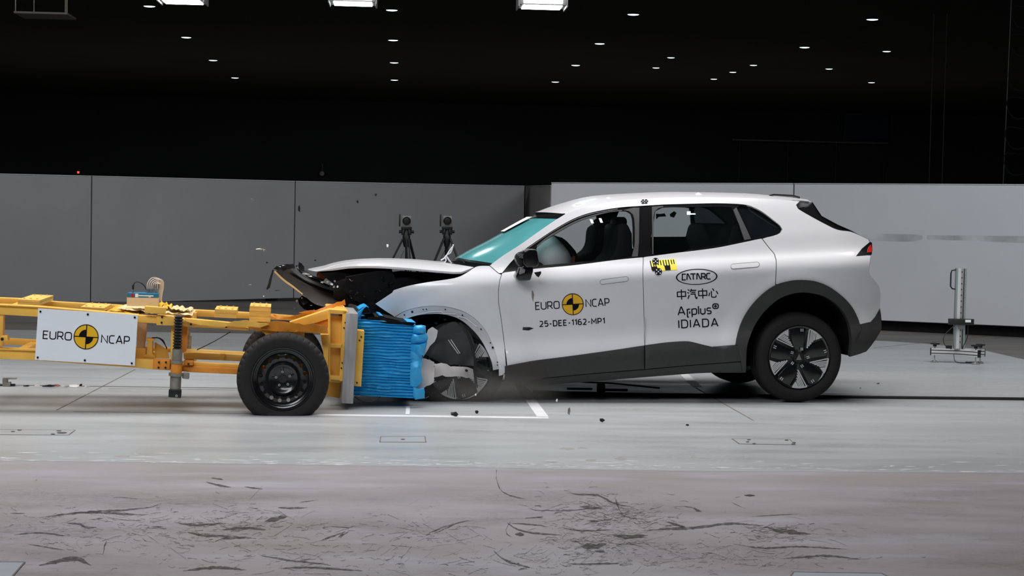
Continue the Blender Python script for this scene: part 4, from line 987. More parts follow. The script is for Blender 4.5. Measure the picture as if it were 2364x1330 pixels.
def blob(name, c, r, mt, parent, n=20, mtx=None, amp=.06):
    b = B(); rows = []
    for i in range(n // 2 + 1):
        th = pi * i / (n // 2); row = []
        for j in range(n):
            ph = 2 * pi * j / n; q = Vector((sin(th) * cos(ph), sin(th) * sin(ph), cos(th)))
            k = 1 + amp * mnoise.noise(q * 2.3 + Vector((r[0] * 9, 0, 0))); q = Vector((q.x * r[0] * k, q.y * r[1] * k, q.z * r[2] * k))
            if mtx: q = mtx @ q
            row.append(Vector(c) + q)
        rows.append(row)
    b.loft(rows, True); return b.build(name, mt, parent, angle=70)
blob('driver_airbag', CF.loc(1259, 604, .58), (.20, .34, .27), M['airbag'], car, 28, Matrix.Rotation(-.5, 3, 'Y'))
blob('passenger_airbag', CF.loc(1290, 598, 1.25), (.15, .30, .22), M['inter'], car, 24, Matrix.Rotation(-.5, 3, 'Y'))
b = B(); b.lathe([(.17, -.012), (.18, 0), (.17, .012), (.158, 0), (.17, -.012)], 32); sw = b.build('steering_wheel', M['inter'], car); sw.location = CF.loc(1256, 612, .58); sw.rotation_euler = (0, 0, radians(90)); sw.rotation_euler = Matrix.Rotation(radians(-28), 3, 'Y').to_euler() if 0 else (radians(0), radians(25), radians(90))
warped('belt_trim', [(1316, 598), (1324, 590), (1328, 592), (1326, 606), (1315, 605)], .5, M['copper'], car, 21, .6, .01)
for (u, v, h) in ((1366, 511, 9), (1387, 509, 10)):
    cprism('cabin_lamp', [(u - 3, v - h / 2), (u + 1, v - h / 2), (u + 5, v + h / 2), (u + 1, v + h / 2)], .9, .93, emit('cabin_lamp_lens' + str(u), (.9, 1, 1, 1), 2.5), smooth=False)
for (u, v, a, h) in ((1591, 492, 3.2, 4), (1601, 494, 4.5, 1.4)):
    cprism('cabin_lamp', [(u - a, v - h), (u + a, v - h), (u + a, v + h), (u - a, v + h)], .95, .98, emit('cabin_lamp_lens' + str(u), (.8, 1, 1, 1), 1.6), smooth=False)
warped('sun_visor', [(1514, 494), (1535, 493), (1538, 500), (1520, 501), (1515, 506)], 1.35, M['inter'], car, 22, .6, .01)
warped('sun_visor', [(1546, 494), (1556, 488), (1562, 492), (1556, 503), (1548, 500)], 1.35, M['inter'], car, 23, .6, .01)

# crushed nose: upturned bumper beam, radiator carrier, wiring, broken plastic
def curve_loft(name, curves, mt, parent, n=26, thick=.008, noise_=.006):
    rows = []
    for (pts, d) in curves:
        P = cr([Vector(p) for p in pts], 3); rows.append([CF.loc(P[int(i * (len(P) - 1) / n)].x, P[int(i * (len(P) - 1) / n)].y, d) for i in range(n + 1)])
    R = []
    for r in rows: R.append([p + Vector((mnoise.noise(p * 9) * noise_, mnoise.noise(p * 7 + Vector((3, 0, 0))) * noise_ * 2, mnoise.noise(p * 8 + Vector((0, 5, 0))) * noise_)) for p in r])
    b = B(); b.loft(R); b.loft([[p + Vector((.2 * thick, thick, -.2 * thick)) for p in r] for r in R][::-1])
    return b.build(name, mt, parent, angle=50)
BU = curve_loft('front_bumper', [([(634, 628), (664, 655), (697, 679), (730, 702), (770, 712), (800, 712)], .30), ([(640, 624), (672, 648), (706, 668), (745, 688), (785, 699), (806, 700)], .38), ([(650, 620), (684, 640), (716, 657), (752, 673), (792, 685), (810, 688)], .55), ([(662, 616), (696, 634), (728, 650), (764, 664), (800, 674), (815, 676)], .62)], M['bumper'], car)
curve_loft('bumper_edge', [([(632, 627.5), (650, 645), (674, 663), (697, 680)], .285), ([(635, 625), (654, 642.5), (676, 659), (699, 678)], .29)], M['beige'], BU, thick=.01, noise_=.002)
curve_loft('bumper_strip', [([(672, 622), (690, 638), (715, 652), (750, 666), (790, 676)], .52), ([(676, 619), (694, 634), (718, 647), (752, 660), (792, 669)], .56)], M['clad'], BU, thick=.01)
curve_loft('bumper_strip', [([(684, 618), (700, 631), (722, 641), (745, 650)], .60), ([(688, 615), (704, 628), (726, 638), (748, 646)], .62)], M['blackmetal'], BU, thick=.01)
warped('bumper_flap', [(640, 618), (646, 612), (662, 611), (680, 608), (681, 620), (664, 622), (650, 626)], .5, M['blackmetal'], BU, 31, 1.4, .02)
warped('bumper_flap', [(683, 614), (697, 611), (702, 614), (704, 630), (694, 632), (686, 622)], .7, M['blackmetal'], BU, 32, 1.0, .02)
warped('hanging_strip', [(629, 622), (632, 624), (628, 640), (623, 664), (616, 669), (615, 666), (621, 648)], .4, M['blackmetal'], BU, 33, .8, .01)
warped('bumper_lining', [(697, 682), (720, 692), (760, 702), (800, 706), (810, 714), (770, 718), (735, 718), (700, 714), (690, 704), (686, 694)], .45, M['dark'], BU, 34, 2, .04)
warped('nose_plastic', [(760, 655), (800, 640), (870, 650), (905, 690), (880, 716), (840, 712), (800, 700), (775, 690)], .34, M['dark'], car, 35, 3, .06)
warped('nose_plastic', [(830, 690), (870, 700), (920, 738), (935, 746), (900, 748), (868, 735), (845, 722), (825, 712)], .22, M['dark'], car, 36, 2, .05)
warped('copper_wiring', [(732, 630), (742, 627), (752, 630), (755, 640), (748, 648), (738, 645), (731, 638)], .62, M['copper'], car, 37, 2, .04, .02, 4)
rs = random.Random(5)
def shard(name, p, s, mt, parent=None, seed=0, loc=True):
    r = random.Random(seed); n = 5; b = B()
    P = [Vector((cos(2 * pi * k / n) * s[0] * r.uniform(.5, 1.1), r.uniform(-.2, .2) * s[0], sin(2 * pi * k / n) * s[1] * r.uniform(.4, 1.1))) for k in range(n)]
    b.prism(P, (r.uniform(-.2, .2) * s[0], max(.006, s[0] * .25), r.uniform(-.2, .2) * s[1])); o = b.build(name, mt, parent, smooth=False)
    o.location = p; return o
for k in range(4):
    o5 = 5 * k
    curve_loft('bumper_rib', [([(690 + o5, 622 + k), (706 + o5, 637 + k), (730 + o5, 652 + k), (752 + o5, 661 + k)], .60 + .02 * k), ([(691.5 + o5, 620.5 + k), (708 + o5, 635 + k), (732 + o5, 650 + k), (754 + o5, 659 + k)], .605 + .02 * k)], M['blackmetal'], BU, thick=.008, noise_=.004)
for k, (pl, mm) in enumerate((([(688, 606), (697, 610), (703, 628), (690, 624)], 'blackmetal'), ([(632, 620), (641, 612), (652, 616), (644, 626)], 'blackmetal'), ([(800, 648), (815, 640), (824, 662), (806, 672)], 'dark'), ([(845, 650), (862, 655), (850, 684), (838, 676)], 'blackmetal'), ([(885, 660), (905, 676), (892, 704), (872, 690)], 'blackmetal'), ([(690, 690), (704, 684), (714, 697), (700, 704)], 'blackmetal'))):
    warped('torn_plastic', pl, .27 + .03 * k, M[mm], car, 70 + k, 2.2, .05)
fr = [(706, 633, .05, .012, 'wdot'), (716, 638, .045, .010, 'wdot'), (744, 652, .03, .012, 'chrome'), (766, 656, .03, .02, 'wdot'), (773, 650, .02, .018, 'chrome'), (779, 662, .018, .016, 'wdot'), (771, 662, .016, .02, 'chrome'), (798, 640, .012, .03, 'chrome'), (757, 651, .02, .01, 'wdot'), (835, 672, .012, .02, 'steel'), (840, 690, .018, .02, 'steel'), (686, 695, .02, .016, 'steel'), (697, 688, .015, .014, 'steel'), (733, 702, .006, .006, 'wdot'), (719, 705, .02, .006, 'steel'), (645, 616, .018, .012, 'chrome'), (655, 613, .03, .006, 'chrome'), (690, 613, .02, .006, 'chrome'), (680, 712, .02, .008, 'steel'), (725, 716, .012, .012, 'steel'), (812, 688, .014, .006, 'wdot'), (1008, 631, .01, .02, 'wdot'), (1040, 634, .04, .012, 'wdot'), (1056, 637, .02, .01, 'steel')]
for i, (u, v, sx, sz, mm) in enumerate(fr): shard('broken_fragment', CF.loc(u, v, .30 if v > 640 else .45), (sx * .62, sz * .7), M[mm], car, i)
b = B()
for pts, r in (([(1018, 601), (1026, 596), (1030, 590), (1040, 584), (1047, 564)], .006), ([(1030, 590), (1036, 600), (1042, 608)], .007), ([(1028, 592), (1030, 602), (1026, 606)], .006), ([(1032, 588), (1037, 580), (1044, 570)], .005)):
    b.tube(cr([CF.loc(u, v, .95) for u, v in pts], .03), r, 6)
b.build('torn_washer_hose', M['wdot'], car)
b = B()
for k in range(14):
    a = rs.uniform(0, 6.28); u, v = rs.uniform(800, 900), rs.uniform(650, 705)
    pts = [CF.loc(u + 14 * t * cos(a) + rs.uniform(-4, 4), v + 10 * t * sin(a) + rs.uniform(-4, 4), .26 + rs.uniform(-.03, .05)) for t in (0, .5, 1)]
    b.tube(cr(pts, .02), .004, 5)
b.build('loose_wiring', M['blackmetal'], car)
# ------------------------------------------------------------------ the yellow impact trolley
TF = Frame(653, 960, 4.0)
trolley = empty('impact_trolley', TF.o, TF.yaw, 'yellow steel test trolley on road wheels carrying a blue crumple barrier', 'trolley')
def tp_(pts, d): return [TF.loc(u, v, d) for u, v in pts]
def tpr(name, pts, d0, d1, mt='yellow', parent=None, bevel=.004, label=None, smooth=True):
    b = B(); b.prism(tp_(pts, d0), (0, d1 - d0, 0)); o = b.build(name, M[mt], parent or trolley, smooth=smooth, bevel=bevel)
    if label: o['label'] = label
    return o
def tbolts(parent, pts, d, r=.008, mt='blackmetal', name='bolt'):
    for u, v in pts:
        b = B(); p = TF.loc(u, v, d); b.lathe([(.001, -.006), (r * .9, -.006), (r, 0), (r, .01)], 8, c=p); b.build(name, M[mt], parent)
# rails
rn = tpr('upper_rail', [(-60, 700.5), (88, 708), (318, 727.5), (362, 731), (450, 737), (560, 748), (640, 754), (757, 759), (757, 771), (640, 766), (600, 762), (455, 756), (362, 747), (318, 744.5), (88, 731.5), (-60, 723)], .24, .34)
tpr('rail_flange', [(-60, 700), (88, 707.5), (318, 727), (318, 729.5), (88, 710.5), (-60, 703)], .225, .36, parent=rn)
rf = tpr('upper_rail', [(-60, 685), (38, 689), (133, 697), (265, 704), (440, 715), (575, 722), (626, 725.5), (700, 731), (700, 741), (626, 738), (440, 730), (265, 718), (133, 709), (-60, 697)], 1.24, 1.34)
bp = tpr('rail_bracket', [(361, 728), (396, 730), (451, 745), (451, 756), (420, 753), (391, 752), (361, 751)], .225, .36, parent=rn)
tbolts(bp, [(374, 732), (373, 745), (441, 749)], .222)
b2 = tpr('rail_bracket', [(515, 750.5), (556, 752), (574, 757), (574, 763.5), (530, 761), (515, 758.5)], .225, .36, parent=rn); tbolts(b2, [(522, 755)], .222)
tpr('top_plate', [(334, 707), (381, 710.5), (381, 726), (333, 722)], .20, .30, 'yellow')
# crumpled rail section near the wheel
def tw(name, pts, d, mt, parent, seed, amp=1.5, wob=.03, rim=.01, step=7): return warped(name, pts, d, M[mt], parent, seed, amp, wob, rim, step, TF)
tw('buckled_rail_skin', [(425, 734), (470, 741), (530, 744), (570, 738), (598, 745), (612, 744), (620, 750), (600, 756), (560, 754), (500, 754), (452, 748), (430, 742)], .20, 'yellow', rn, 41)
tw('buckled_rail_skin', [(598, 752), (622, 744), (650, 742), (668, 745), (700, 749), (756, 752), (756, 770), (690, 766), (640, 765), (604, 760)], .21, 'orange', rn, 42)
tw('buckled_rail_skin', [(603, 760), (625, 758), (640, 764), (640, 775), (618, 776), (606, 768)], .24, 'yellow', rn, 43)
tw('buckled_rail_skin', [(610, 722), (640, 729), (668, 732), (700, 723), (740, 716), (770, 703), (795, 697), (790, 708), (756, 718), (715, 728), (690, 737), (640, 738)], .95, 'orange', rf, 44, 1.5, .05)
tw('buckled_rail_skin', [(690, 722), (730, 716), (770, 701), (797, 692), (797, 703), (760, 712), (720, 725)], .60, 'orange', rf, 45, 1.5, .04)
ln = tpr('lower_rail', [(-60, 803), (82, 808), (313, 828), (354, 831), (354, 853), (313, 849), (240, 844), (82, 832), (-60, 826)], .24, .34)
tpr('rail_flange', [(-60, 802), (82, 808), (313, 827.5), (313, 830.5), (82, 811), (-60, 805)], .225, .36, parent=ln)
lb = tpr('joint_plate', [(354, 829.5), (392, 831), (392, 855), (354, 853)], .215, .30, 'orange', ln); tbolts(lb, [(367, 836.5), (383, 836.5), (366, 849), (382, 849)], .212)
lb2 = tpr('joint_plate', [(424, 833), (446, 834), (446, 844), (424, 843)], .20, .30, 'orange', ln); tbolts(lb2, [(435, 840.5)], .197)
tpr('lower_rail', [(446, 836), (508, 840), (560, 842), (700, 850), (700, 858), (560, 850), (446, 845)], .26, .34)
tpr('lower_rail', [(415, 846), (448, 845.5), (552, 850.5), (720, 858), (720, 872), (548, 864.5), (440, 859.5), (415, 857)], .22, .30, 'orange')
tpr('lower_rail', [(-60, 778), (84, 786), (300, 800), (460, 808), (566, 815), (566, 822), (460, 816), (300, 810), (84, 798), (-60, 793)], 1.24, 1.34)
cb = tpr('cross_beam', [(424, 814.5), (450, 814), (566, 820), (566, 835), (500, 832), (424, 829)], .62, .95, 'wood'); tpr('beam_end', [(508, 816), (520, 817), (516, 832), (506, 831)], .60, .63, 'yellow', cb)
# posts
tpr('post', [(-20, 722), (8, 723.5), (6, 800), (-20, 798)], .25, .33)
pb = tpr('post_bracket', [(1, 776), (16, 775), (18, 786), (10, 790), (1, 789)], .18, .28, 'yellow'); tbolts(pb, [(5, 783)], .177, .012)
tpr('post', [(395, 748), (412, 750), (412, 858), (393, 857)], .27, .36)
tpr('post', [(412, 751), (433, 753), (429, 812), (418, 816), (412, 818)], .30, .40, 'orange')
for u0, u1 in ((612, 634), (678, 703)): tpr('post', [(u0, 764), (u1, 766), (u1 - 1, 800), (u0, 800)], .28, .38)
tpr('post', [(740, 772), (759, 772), (757, 850), (748, 826)], .34, .44)
# things between sign and strut
tpr('inner_post', [(316, 744), (340, 746), (332, 806), (316, 805)], .45, .55, 'tan')
tpr('inner_box', [(312, 803), (336, 805), (336, 828), (312, 826)], .42, .60, 'yellow')
g = tpr('pedestal', [(336, 781.5), (357, 782), (356, 786), (352, 788), (352, 818), (358, 824), (358, 827), (330, 826), (331, 822), (339, 818), (340, 788), (336, 786)], .36, .46)
tpr('gusset_plate', [(357, 790), (386, 808), (391, 828), (357, 827)], .44, .47)
b = B()
for k, hgt in enumerate((5, 9, 13, 17)): b.tube(cr([TF.loc(350, 780, .40), TF.loc(362 + k, 780 - hgt * .15 + k, .40), TF.loc(376, 786 + k * 2 - hgt * .2, .42), TF.loc(385, 806 - k, .43)], .02), .0035, 5)
b.build('sensor_cable', M['cable_b'], trolley)
for i in range(4): pass
# cross members between the near and far rails
for u, v in ((20, 716), (250, 730), (430, 744), (600, 757)):
    p = TF.loc(u, v, .34); b = B(); b.box((p.x, .79, p.z), (.07, .92, .05)); b.build('cross_member', M['yellow'], trolley, bevel=.004)
for u, v in ((40, 818), (330, 840), (430, 848), (600, 858)):
    p = TF.loc(u, v, .34); b = B(); b.box((p.x, .79, p.z), (.07, .92, .05)); b.build('cross_member', M['yellow'], trolley, bevel=.004)
# plywood ballast boards bolted across the top
def board(u0, u1, vt, vb, dd0, dd1, layers=2, lab=None):
    a, c = TF.loc(u0, vb, dd0), TF.loc(u1, vb + (u1 - u0) * .05, dd0); h = TF.loc(u0, vt, dd0).z - a.z
    t = (c - a); b = B(); hs = h / layers
    for k in range(layers): b.prism([a + Vector((0, 0, hs * k + .0006)), c + Vector((0, 0, hs * k + .0006)), c + Vector((.002 * k, 0, hs * (k + 1) - .0006)), a + Vector((.002 * k, 0, hs * (k + 1) - .0006))], (0, dd1 - dd0, 0))
    o = b.build('ballast_board', M['wood'], trolley, smooth=False, bevel=.002)
    if lab: o['label'] = lab
    bb = B()
    for k in range(3):
        for q in (.15, .85):
            p = a.lerp(c, .2 + .3 * k) + Vector((0, (dd1 - dd0) * q, h)); bb.lathe([(.001, .008), (.008, .006), (.008, -.002)], 6, c=p, axis='z')
    bb.build('board_bolt', M['yellow'], o)
    return o
board(40.5, 91, 690.5, 703.5, .42, 1.20); board(185, 240, 708, 716, .40, .98)
board(495, 546, 713, 733, .50, .95); board(575, 624, 706, 742, .46, .92, 3)
# sign
SGD = .19
sgn = tpr('sign_board', [(88.2, 712), (318.3, 727.3), (311, 844.6), (80.5, 830.6)], SGD, SGD + .006, 'sign', bevel=0, label='white board with a round yellow and black target', smooth=False)
tbolts(sgn, [(93.3, 719.5), (202.7, 726), (311, 733), (87, 825.5), (195.8, 832), (304.2, 839)], SGD - .001, .008, 'ink', 'stud')
ST = lambda o: (lambda u, v: TF.loc(u, v, SGD - o))
emblem((198.7, 778), 28.9, ST, sgn, .062)
dt = (1, .062); uv = (.062, -1)
lettering('lettering', 'EURO', (99.5, 781.5), dt, 17.3, ST(.0015), M['ink'], sgn, .145, .24, 65)
lettering('lettering', 'NCAP', (234, 791), dt, 17.3, ST(.0015), M['ink'], sgn, .145, .25, 64)
# suspension struts
def strut_at(cx, dd, near=True):
    k = (lambda u, v: TF.loc(u, v, dd))
    top, bt = k(412, 732), k(404, 919)
    ax = lambda u, v: k(u, v)
    b = B(); n = 11; pr = []
    for i in range(n * 4 + 1):
        t = i / (n * 4); r = .036 - .012 * (.5 - .5 * cos(2 * pi * i / 4)); pr.append((t, r))
    P = [ax(412.5 - 3.0 * t, 731 + 75 * t) for t, r in pr]
    b.tube(P, [r for t, r in pr], 20); st = b.build('suspension_strut', M['cable_b'], trolley, angle=60); st['label'] = 'strut with a ribbed black bellows and worn steel cylinder'
    b = B(); b.cyl(ax(409.8, 806), ax(408.5, 836), .036, 20); b.build('strut_cylinder', M['steel'], st)
    b = B(); b.cyl(ax(408.4, 833), ax(408, 839), .046, 20); b.build('strut_collar', M['steel'], st)
    b = B(); b.cyl(ax(407.8, 839), ax(407, 863), .040, 20); b.build('strut_body', M['orange'], st)
    b = B(); b.cyl(ax(406.4, 861), ax(406, 868), .052, 20); b.build('strut_collar', M['steel'], st)
    b = B(); b.cyl(ax(406, 868), ax(404.6, 899), .040, 20); b.build('strut_cylinder', M['steel'], st)
    tpr('strut_fork', [(389.5, 899), (419, 900), (418, 919.5), (388.5, 917.5)], dd - .05, dd - .015, 'blackmetal', st, .006)
    tpr('strut_fork', [(389.5, 899), (419, 900), (418, 919.5), (388.5, 917.5)], dd + .015, dd + .05, 'blackmetal', st, .006)
    b = B(); b.lathe([(.004, -.004), (.009, -.004), (.010, 0), (.010, .02)], 12, c=TF.loc(407.5, 914, dd - .052)); b.build('pivot_pin', M['chrome'], st)
    tpr('strut_valve', [(421, 861), (437, 862), (436, 876), (420, 874)], dd, dd + .05, 'steel', st, .006)
strut_at(408, .16)
b = B(); b.cyl(TF.loc(437, 757, 1.12), TF.loc(436, 776, 1.12), .012, 10); b.cyl(TF.loc(436, 776, 1.12), TF.loc(435, 805, 1.12), .022, 14); b.build('rear_strut', M['chrome'], trolley)
b = B(); b.tube(cr([TF.loc(455, 808, .8), TF.loc(495, 788, .8), TF.loc(532, 766, .8)], .05), .004, 6); b.build('brake_line', M['cable_b'], trolley)
# head frame at the front
hf = tpr('head_frame', [(757, 715), (763, 716), (763, 880), (757, 880)], .42, 1.25)
tpr('frame_web', [(763, 728), (792, 730), (790, 872), (760, 870)], .50, .52, 'yellow', hf)
tpr('frame_flange', [(791, 717), (804, 719), (794, 881), (783, 880)], .42, 1.25, 'yellow', hf)
tpr('frame_shelf', [(759, 714), (800, 717), (802, 724), (793, 726), (763, 724)], .42, 1.25, 'yellow', hf)
tpr('frame_shelf', [(759, 793), (793, 794.5), (790, 804), (759, 802)], .42, 1.25, 'yellow', hf)
tpr('frame_shelf', [(758, 866), (787, 868.5), (786, 878), (757, 876)], .42, 1.25, 'yellow', hf)
tbolts(hf, [(797, 745), (794, 757), (790, 838), (788, 850)], .417, .006)
tpr('gusset_arm', [(668, 744), (757, 714.5), (764, 719), (763, 735), (725, 747), (700, 750)], .44, .56, 'yellow')
tpr('brace', [(724, 747), (757, 737), (757, 752), (730, 753)], .46, .50, 'orange')
tpr('lower_skirt', [(756, 878), (787, 881), (784, 920), (754, 914)], .70, .74, 'yellow')
tpr('lower_skirt', [(757, 870), (790, 873), (788, 884), (756, 882)], .50, 1.2, 'yellow')
pl = tpr('load_plate', [(799, 722.5), (827, 724.5), (815, 932.5), (788.5, 931)], .40, 1.42, 'alu', bevel=.003, label='thick bare aluminium plate')
# barrier: backing plate, corrugated block, crushed front edge, torn cover strip
bk = tpr('backing_plate', [(822, 762), (841.5, 764), (834, 893), (816, 891)], .46, 1.45, 'yellow')
tbolts(bk, [(834, 778), (830, 786), (824, 884)], .457, .007)
def corrugated(name, quad, d0, d1, n, amp, mt, parent, xn=14, seed=0, sq=True):
    """ridged block face between four pixel corners tl, tr, br, bl, given depth and a closed body"""
    tl, tr, br, bl = [Vector(q) for q in quad]; rows = []; m_ = n * 4
    for i in range(m_ + 1):
        t = i / m_; row = []
        for j in range(xn + 1):
            s = j / xn; q = tl.lerp(tr, s).lerp(bl.lerp(br, s), t)
            w_ = mnoise.noise(Vector((s * 3 + seed, t * 9, seed)))
            p = TF.loc(q.x, q.y, d0); ph = 2 * pi * (i / 4 + .45 * w_)
            row.append(Vector((p.x, d0 - amp * (.5 + .5 * cos(ph)) + .006 * w_, p.z)))
        rows.append(row)
    b = B(); b.loft(rows)
    bx = [Vector((r.x, d1, r.z)) for r in (rows[0][0], rows[0][-1], rows[-1][-1], rows[-1][0])]
    b.add(bx, [(3, 2, 1, 0)])
    b.loft([rows[0], [Vector((p.x, d1, p.z)) for p in rows[0]]]); b.loft([rows[-1], [Vector((p.x, d1, p.z)) for p in rows[-1]]])
    b.loft([[r[0] for r in rows], [Vector((r[0].x, d1, r[0].z)) for r in rows]]); b.loft([[r[-1] for r in rows], [Vector((r[-1].x, d1, r[-1].z)) for r in rows]])
    return b.build(name, mt, parent, angle=50)
BD = .62
bar = corrugated('barrier_block', [(822, 737), (959, 744), (955, 919), (815, 912)], BD, BD + .95, 25, .020, M['blue'], trolley, 26, 3); bar['label'] = 'blue corrugated honeycomb barrier, crushed short'
tpr('dark_debris_slab', [(848, 733), (880, 731), (930, 742), (957, 745), (956, 749), (900, 745), (850, 739)], BD - .005, BD + .9, 'dark', bar, 0)  # dark debris slab added to keep blue bounce off the fender
def cushion(pts, d, seed, bulge=.07, parent=None, name='crushed_edge', mt='blue', wob=.05):
    return warped(name, pts, d, M[mt], parent or bar, seed, .8, wob, .05, 5, TF, bulge)
cushion([(955, 757), (960, 752), (974, 751), (982, 753), (983, 766), (978, 774), (960, 773), (953, 768)], BD - .03, 51)
cushion([(953, 772), (966, 774), (984, 770), (988, 780), (986, 790), (970, 795), (950, 794), (949, 784)], BD - .03, 52)
cushion([(948, 794), (968, 796), (986, 791), (983, 806), (978, 822), (965, 819), (949, 812)], BD - .03, 53)
cushion([(947, 812), (960, 812), (975, 822), (972, 850), (975, 880), (960, 895), (947, 890)], BD - .01, 54, .03)
cushion([(955, 893), (966, 899), (979, 897), (981, 905), (980, 919), (968, 921), (959, 923.5), (953, 915)], BD - .03, 55, .05)
def strip3(name, curve, w0, d0, d1, mt, parent, th=.004):
    P = cr([TF.loc(u, v, d0) for u, v in curve], .015); b = B()
    b.loft([P, [p + Vector((0, d1 - d0, 0)) for p in P]]); b.loft([[p + Vector((th, .002, th)) for p in P], [p + Vector((th, d1 - d0, th)) for p in P]])
    return b.build(name, M[mt], parent, angle=60)
strip3('cover_strip', [(826, 737), (832, 727), (839, 713), (845, 709), (851, 712), (858, 722), (864, 732), (872, 739), (884, 742), (889, 738), (884, 731), (876, 729)], 0, BD, BD + .5, 'blue', bar)
strip3('cover_strip', [(824, 712), (828, 716), (835, 711), (843, 708)], 0, BD + .1, BD + .5, 'blue', bar)
cushion([(824, 737), (826, 722), (836, 712), (843, 710), (836, 722), (831, 738)], BD + .02, 56, .01)
cushion([(866, 736), (880, 733), (905, 741), (930, 744), (955, 748), (953, 752), (920, 748), (880, 745)], BD - .01, 57, .02, mt='dark')
b = B(); b.tube(cr([TF.loc(u, v, BD) for u, v in ((818, 916), (835, 926), (856, 928), (870, 922), (878, 916))], .03), .003, 5); b.tube(cr([TF.loc(u, v, BD) for u, v in ((955, 917), (975, 922), (990, 916))], .03), .003, 5); b.build('loose_wire', M['cable_b'], bar)
# steel road wheels
def steel_wheel(parent, loc, R=.333, wdt=.205, rim=.226, flat=None, label=None):
    b = B(); b.lathe([(rim + .006, .012), (rim + .003, .004), (rim - .006, .005), (rim - .010, .014), (rim - .014, .030), (rim - .022, .034), (rim - .026, .060), (.190, .066)], 64)
    b.lathe([(.118, .060), (.114, .040), (.104, .030), (.085, .040), (.074, .050), (.030, .052), (.028, .044), (.001, .044)], 64)
    b.lathe([(rim - .014, .1), (rim - .03, .12), (rim - .014, .19), (rim + .006, .195)], 64)
    w_ = b.build('wheel', M['rim'], parent, angle=40); w_.location = loc
    if label: w_['label'] = label
    outer = [(.1905 * cos(2 * pi * k / 64), .1905 * sin(2 * pi * k / 64)) for k in range(64)]
    inner = [(.1175 * cos(2 * pi * k / 48), .1175 * sin(2 * pi * k / 48)) for k in range(48)]
    holes = [inner]
    for k in range(16):
        a = 2 * pi * (k + .5) / 16 + .06; c = Vector((.160 * cos(a), .160 * sin(a)))
        holes.append([(c.x + .0155 * cos(2 * pi * j / 12) * .9, c.y + .0155 * sin(2 * pi * j / 12)) for j in range(12)])
    V, T_, rm = fill2d(outer, holes, None)
    yy = lambda r: .066 - .010 * sin(pi * max(0, min(1, (r - .1175) / .073)))
    P = [Vector((p.x, yy(p.length), p.y)) for p in V]
    b = B(); b.add(P, T_); k0 = len(b.v)
    for a, c in rm: b.add([P[a], P[c], P[c] + Vector((0, .006, 0)), P[a] + Vector((0, .006, 0))], [(0, 1, 2, 3)])
    b.build('wheel_disc', M['rim'], w_, angle=30, recalc=False)
    for k in range(5):
        a = pi / 2 + .1 + 2 * pi * k / 5; b = B()
        b.lathe([(.004, .030), (.0085, .030), (.0095, .036), (.0095, .052)], 12, c=(.052 * cos(a), 0, .052 * sin(a))); b.build('wheel_nut', M['chrome'], w_)
    tyre_mesh(R, wdt, rim, w_, flat, 160, .010)
    return w_
TWC = TF.loc(653.5, 876, .0)
steel_wheel(trolley, TWC, flat=TWC.z - .002, label='front road wheel, black steel rim with a ring of round holes')
p = TF.loc(653.5, 876, 0); fw = steel_wheel(trolley, (p.x - .0, 1.40, p.z), flat=TWC.z - .002)
b = B(); b.cyl((TWC.x, .08, TWC.z), (TWC.x, 1.5, TWC.z), .045, 16); b.build('axle', M['steel'], trolley)
tpr('axle_plate', [(604, 790), (620, 776), (690, 778), (706, 800), (700, 858), (610, 856)], .24, .27, 'yellow')
# rear of the trolley runs out of frame: end frame only
tpr('end_post', [(-90, 690), (-62, 692), (-62, 830), (-90, 828)], .24, 1.34)

# data recorder on the trolley, its leads, the film under it
p0, p1 = TF.loc(293, 706, .50), TF.loc(364.5, 707.5, .50); zt = TF.loc(293, 686, .50).z; zl = TF.loc(293, 676, .50).z
rec = empty('data_recorder', TF.world((p0 + p1) / 2), TF.yaw, 'tan data recorder box with a blue lid and cables, on top of the trolley', 'recorder')
o_ = (p0 + p1) / 2
def rl(v): return Vector(v) - o_
ux = (p1 - p0)
def rbox(name, s0, s1, z0, z1, y0, y1, mt, parent, bev=.003):
    b = B(); a = rl(p0 + ux * s0); c = rl(p0 + ux * s1)
    b.prism([Vector((a.x, y0, a.z + z0)), Vector((c.x, y0, c.z + z0)), Vector((c.x, y0, c.z + z1)), Vector((a.x, y0, a.z + z1))], (0, y1 - y0, 0))
    return b.build(name, M[mt], parent, bevel=bev)
hb = zt - p0.z; hl_ = zl - p0.z
rbox('box_body', 0, 1, 0, hb, -.02, .16, 'tan', rec)
lid = rbox('box_lid', .01, 1.01, hb, hl_, -.022, .162, 'bluebox', rec)
rbox('lid_stripe', .38, .86, hb + .010, hb + .018, -.0235, -.02, 'wdot', lid, 0); rbox('lid_stripe', .70, .78, hb + .003, hb + .007, -.0235, -.02, 'wdot', lid, 0)
rbox('lid_label', .27, .37, hb + .002, hl_ - .004, -.0235, -.02, 'wdot', lid, 0); rbox('lid_switch', .14, .22, hb + .002, hl_ - .004, -.0245, -.02, 'red', lid, 0)
def TL(u, v, d): return TF.loc(u, v, d) - o_
b = B(); b.cyl(TL(307, 676, .52), TL(307, 668, .52), .007, 10); b.build('plug', M['chrome'], rec)
b = B(); b.cyl(TL(307, 668, .52), TL(307.5, 658, .52), .008, 10); b.build('plug', M['cable_b'], rec)
b = B(); b.tube(cr([TL(307.5, 658, .52), TL(311, 653, .52), TL(318, 651, .52), TL(328, 655, .52), TL(336, 664, .54), TL(340, 676, .56)], .01), .004, 6); b.build('power_lead', M['cable_b'], rec)
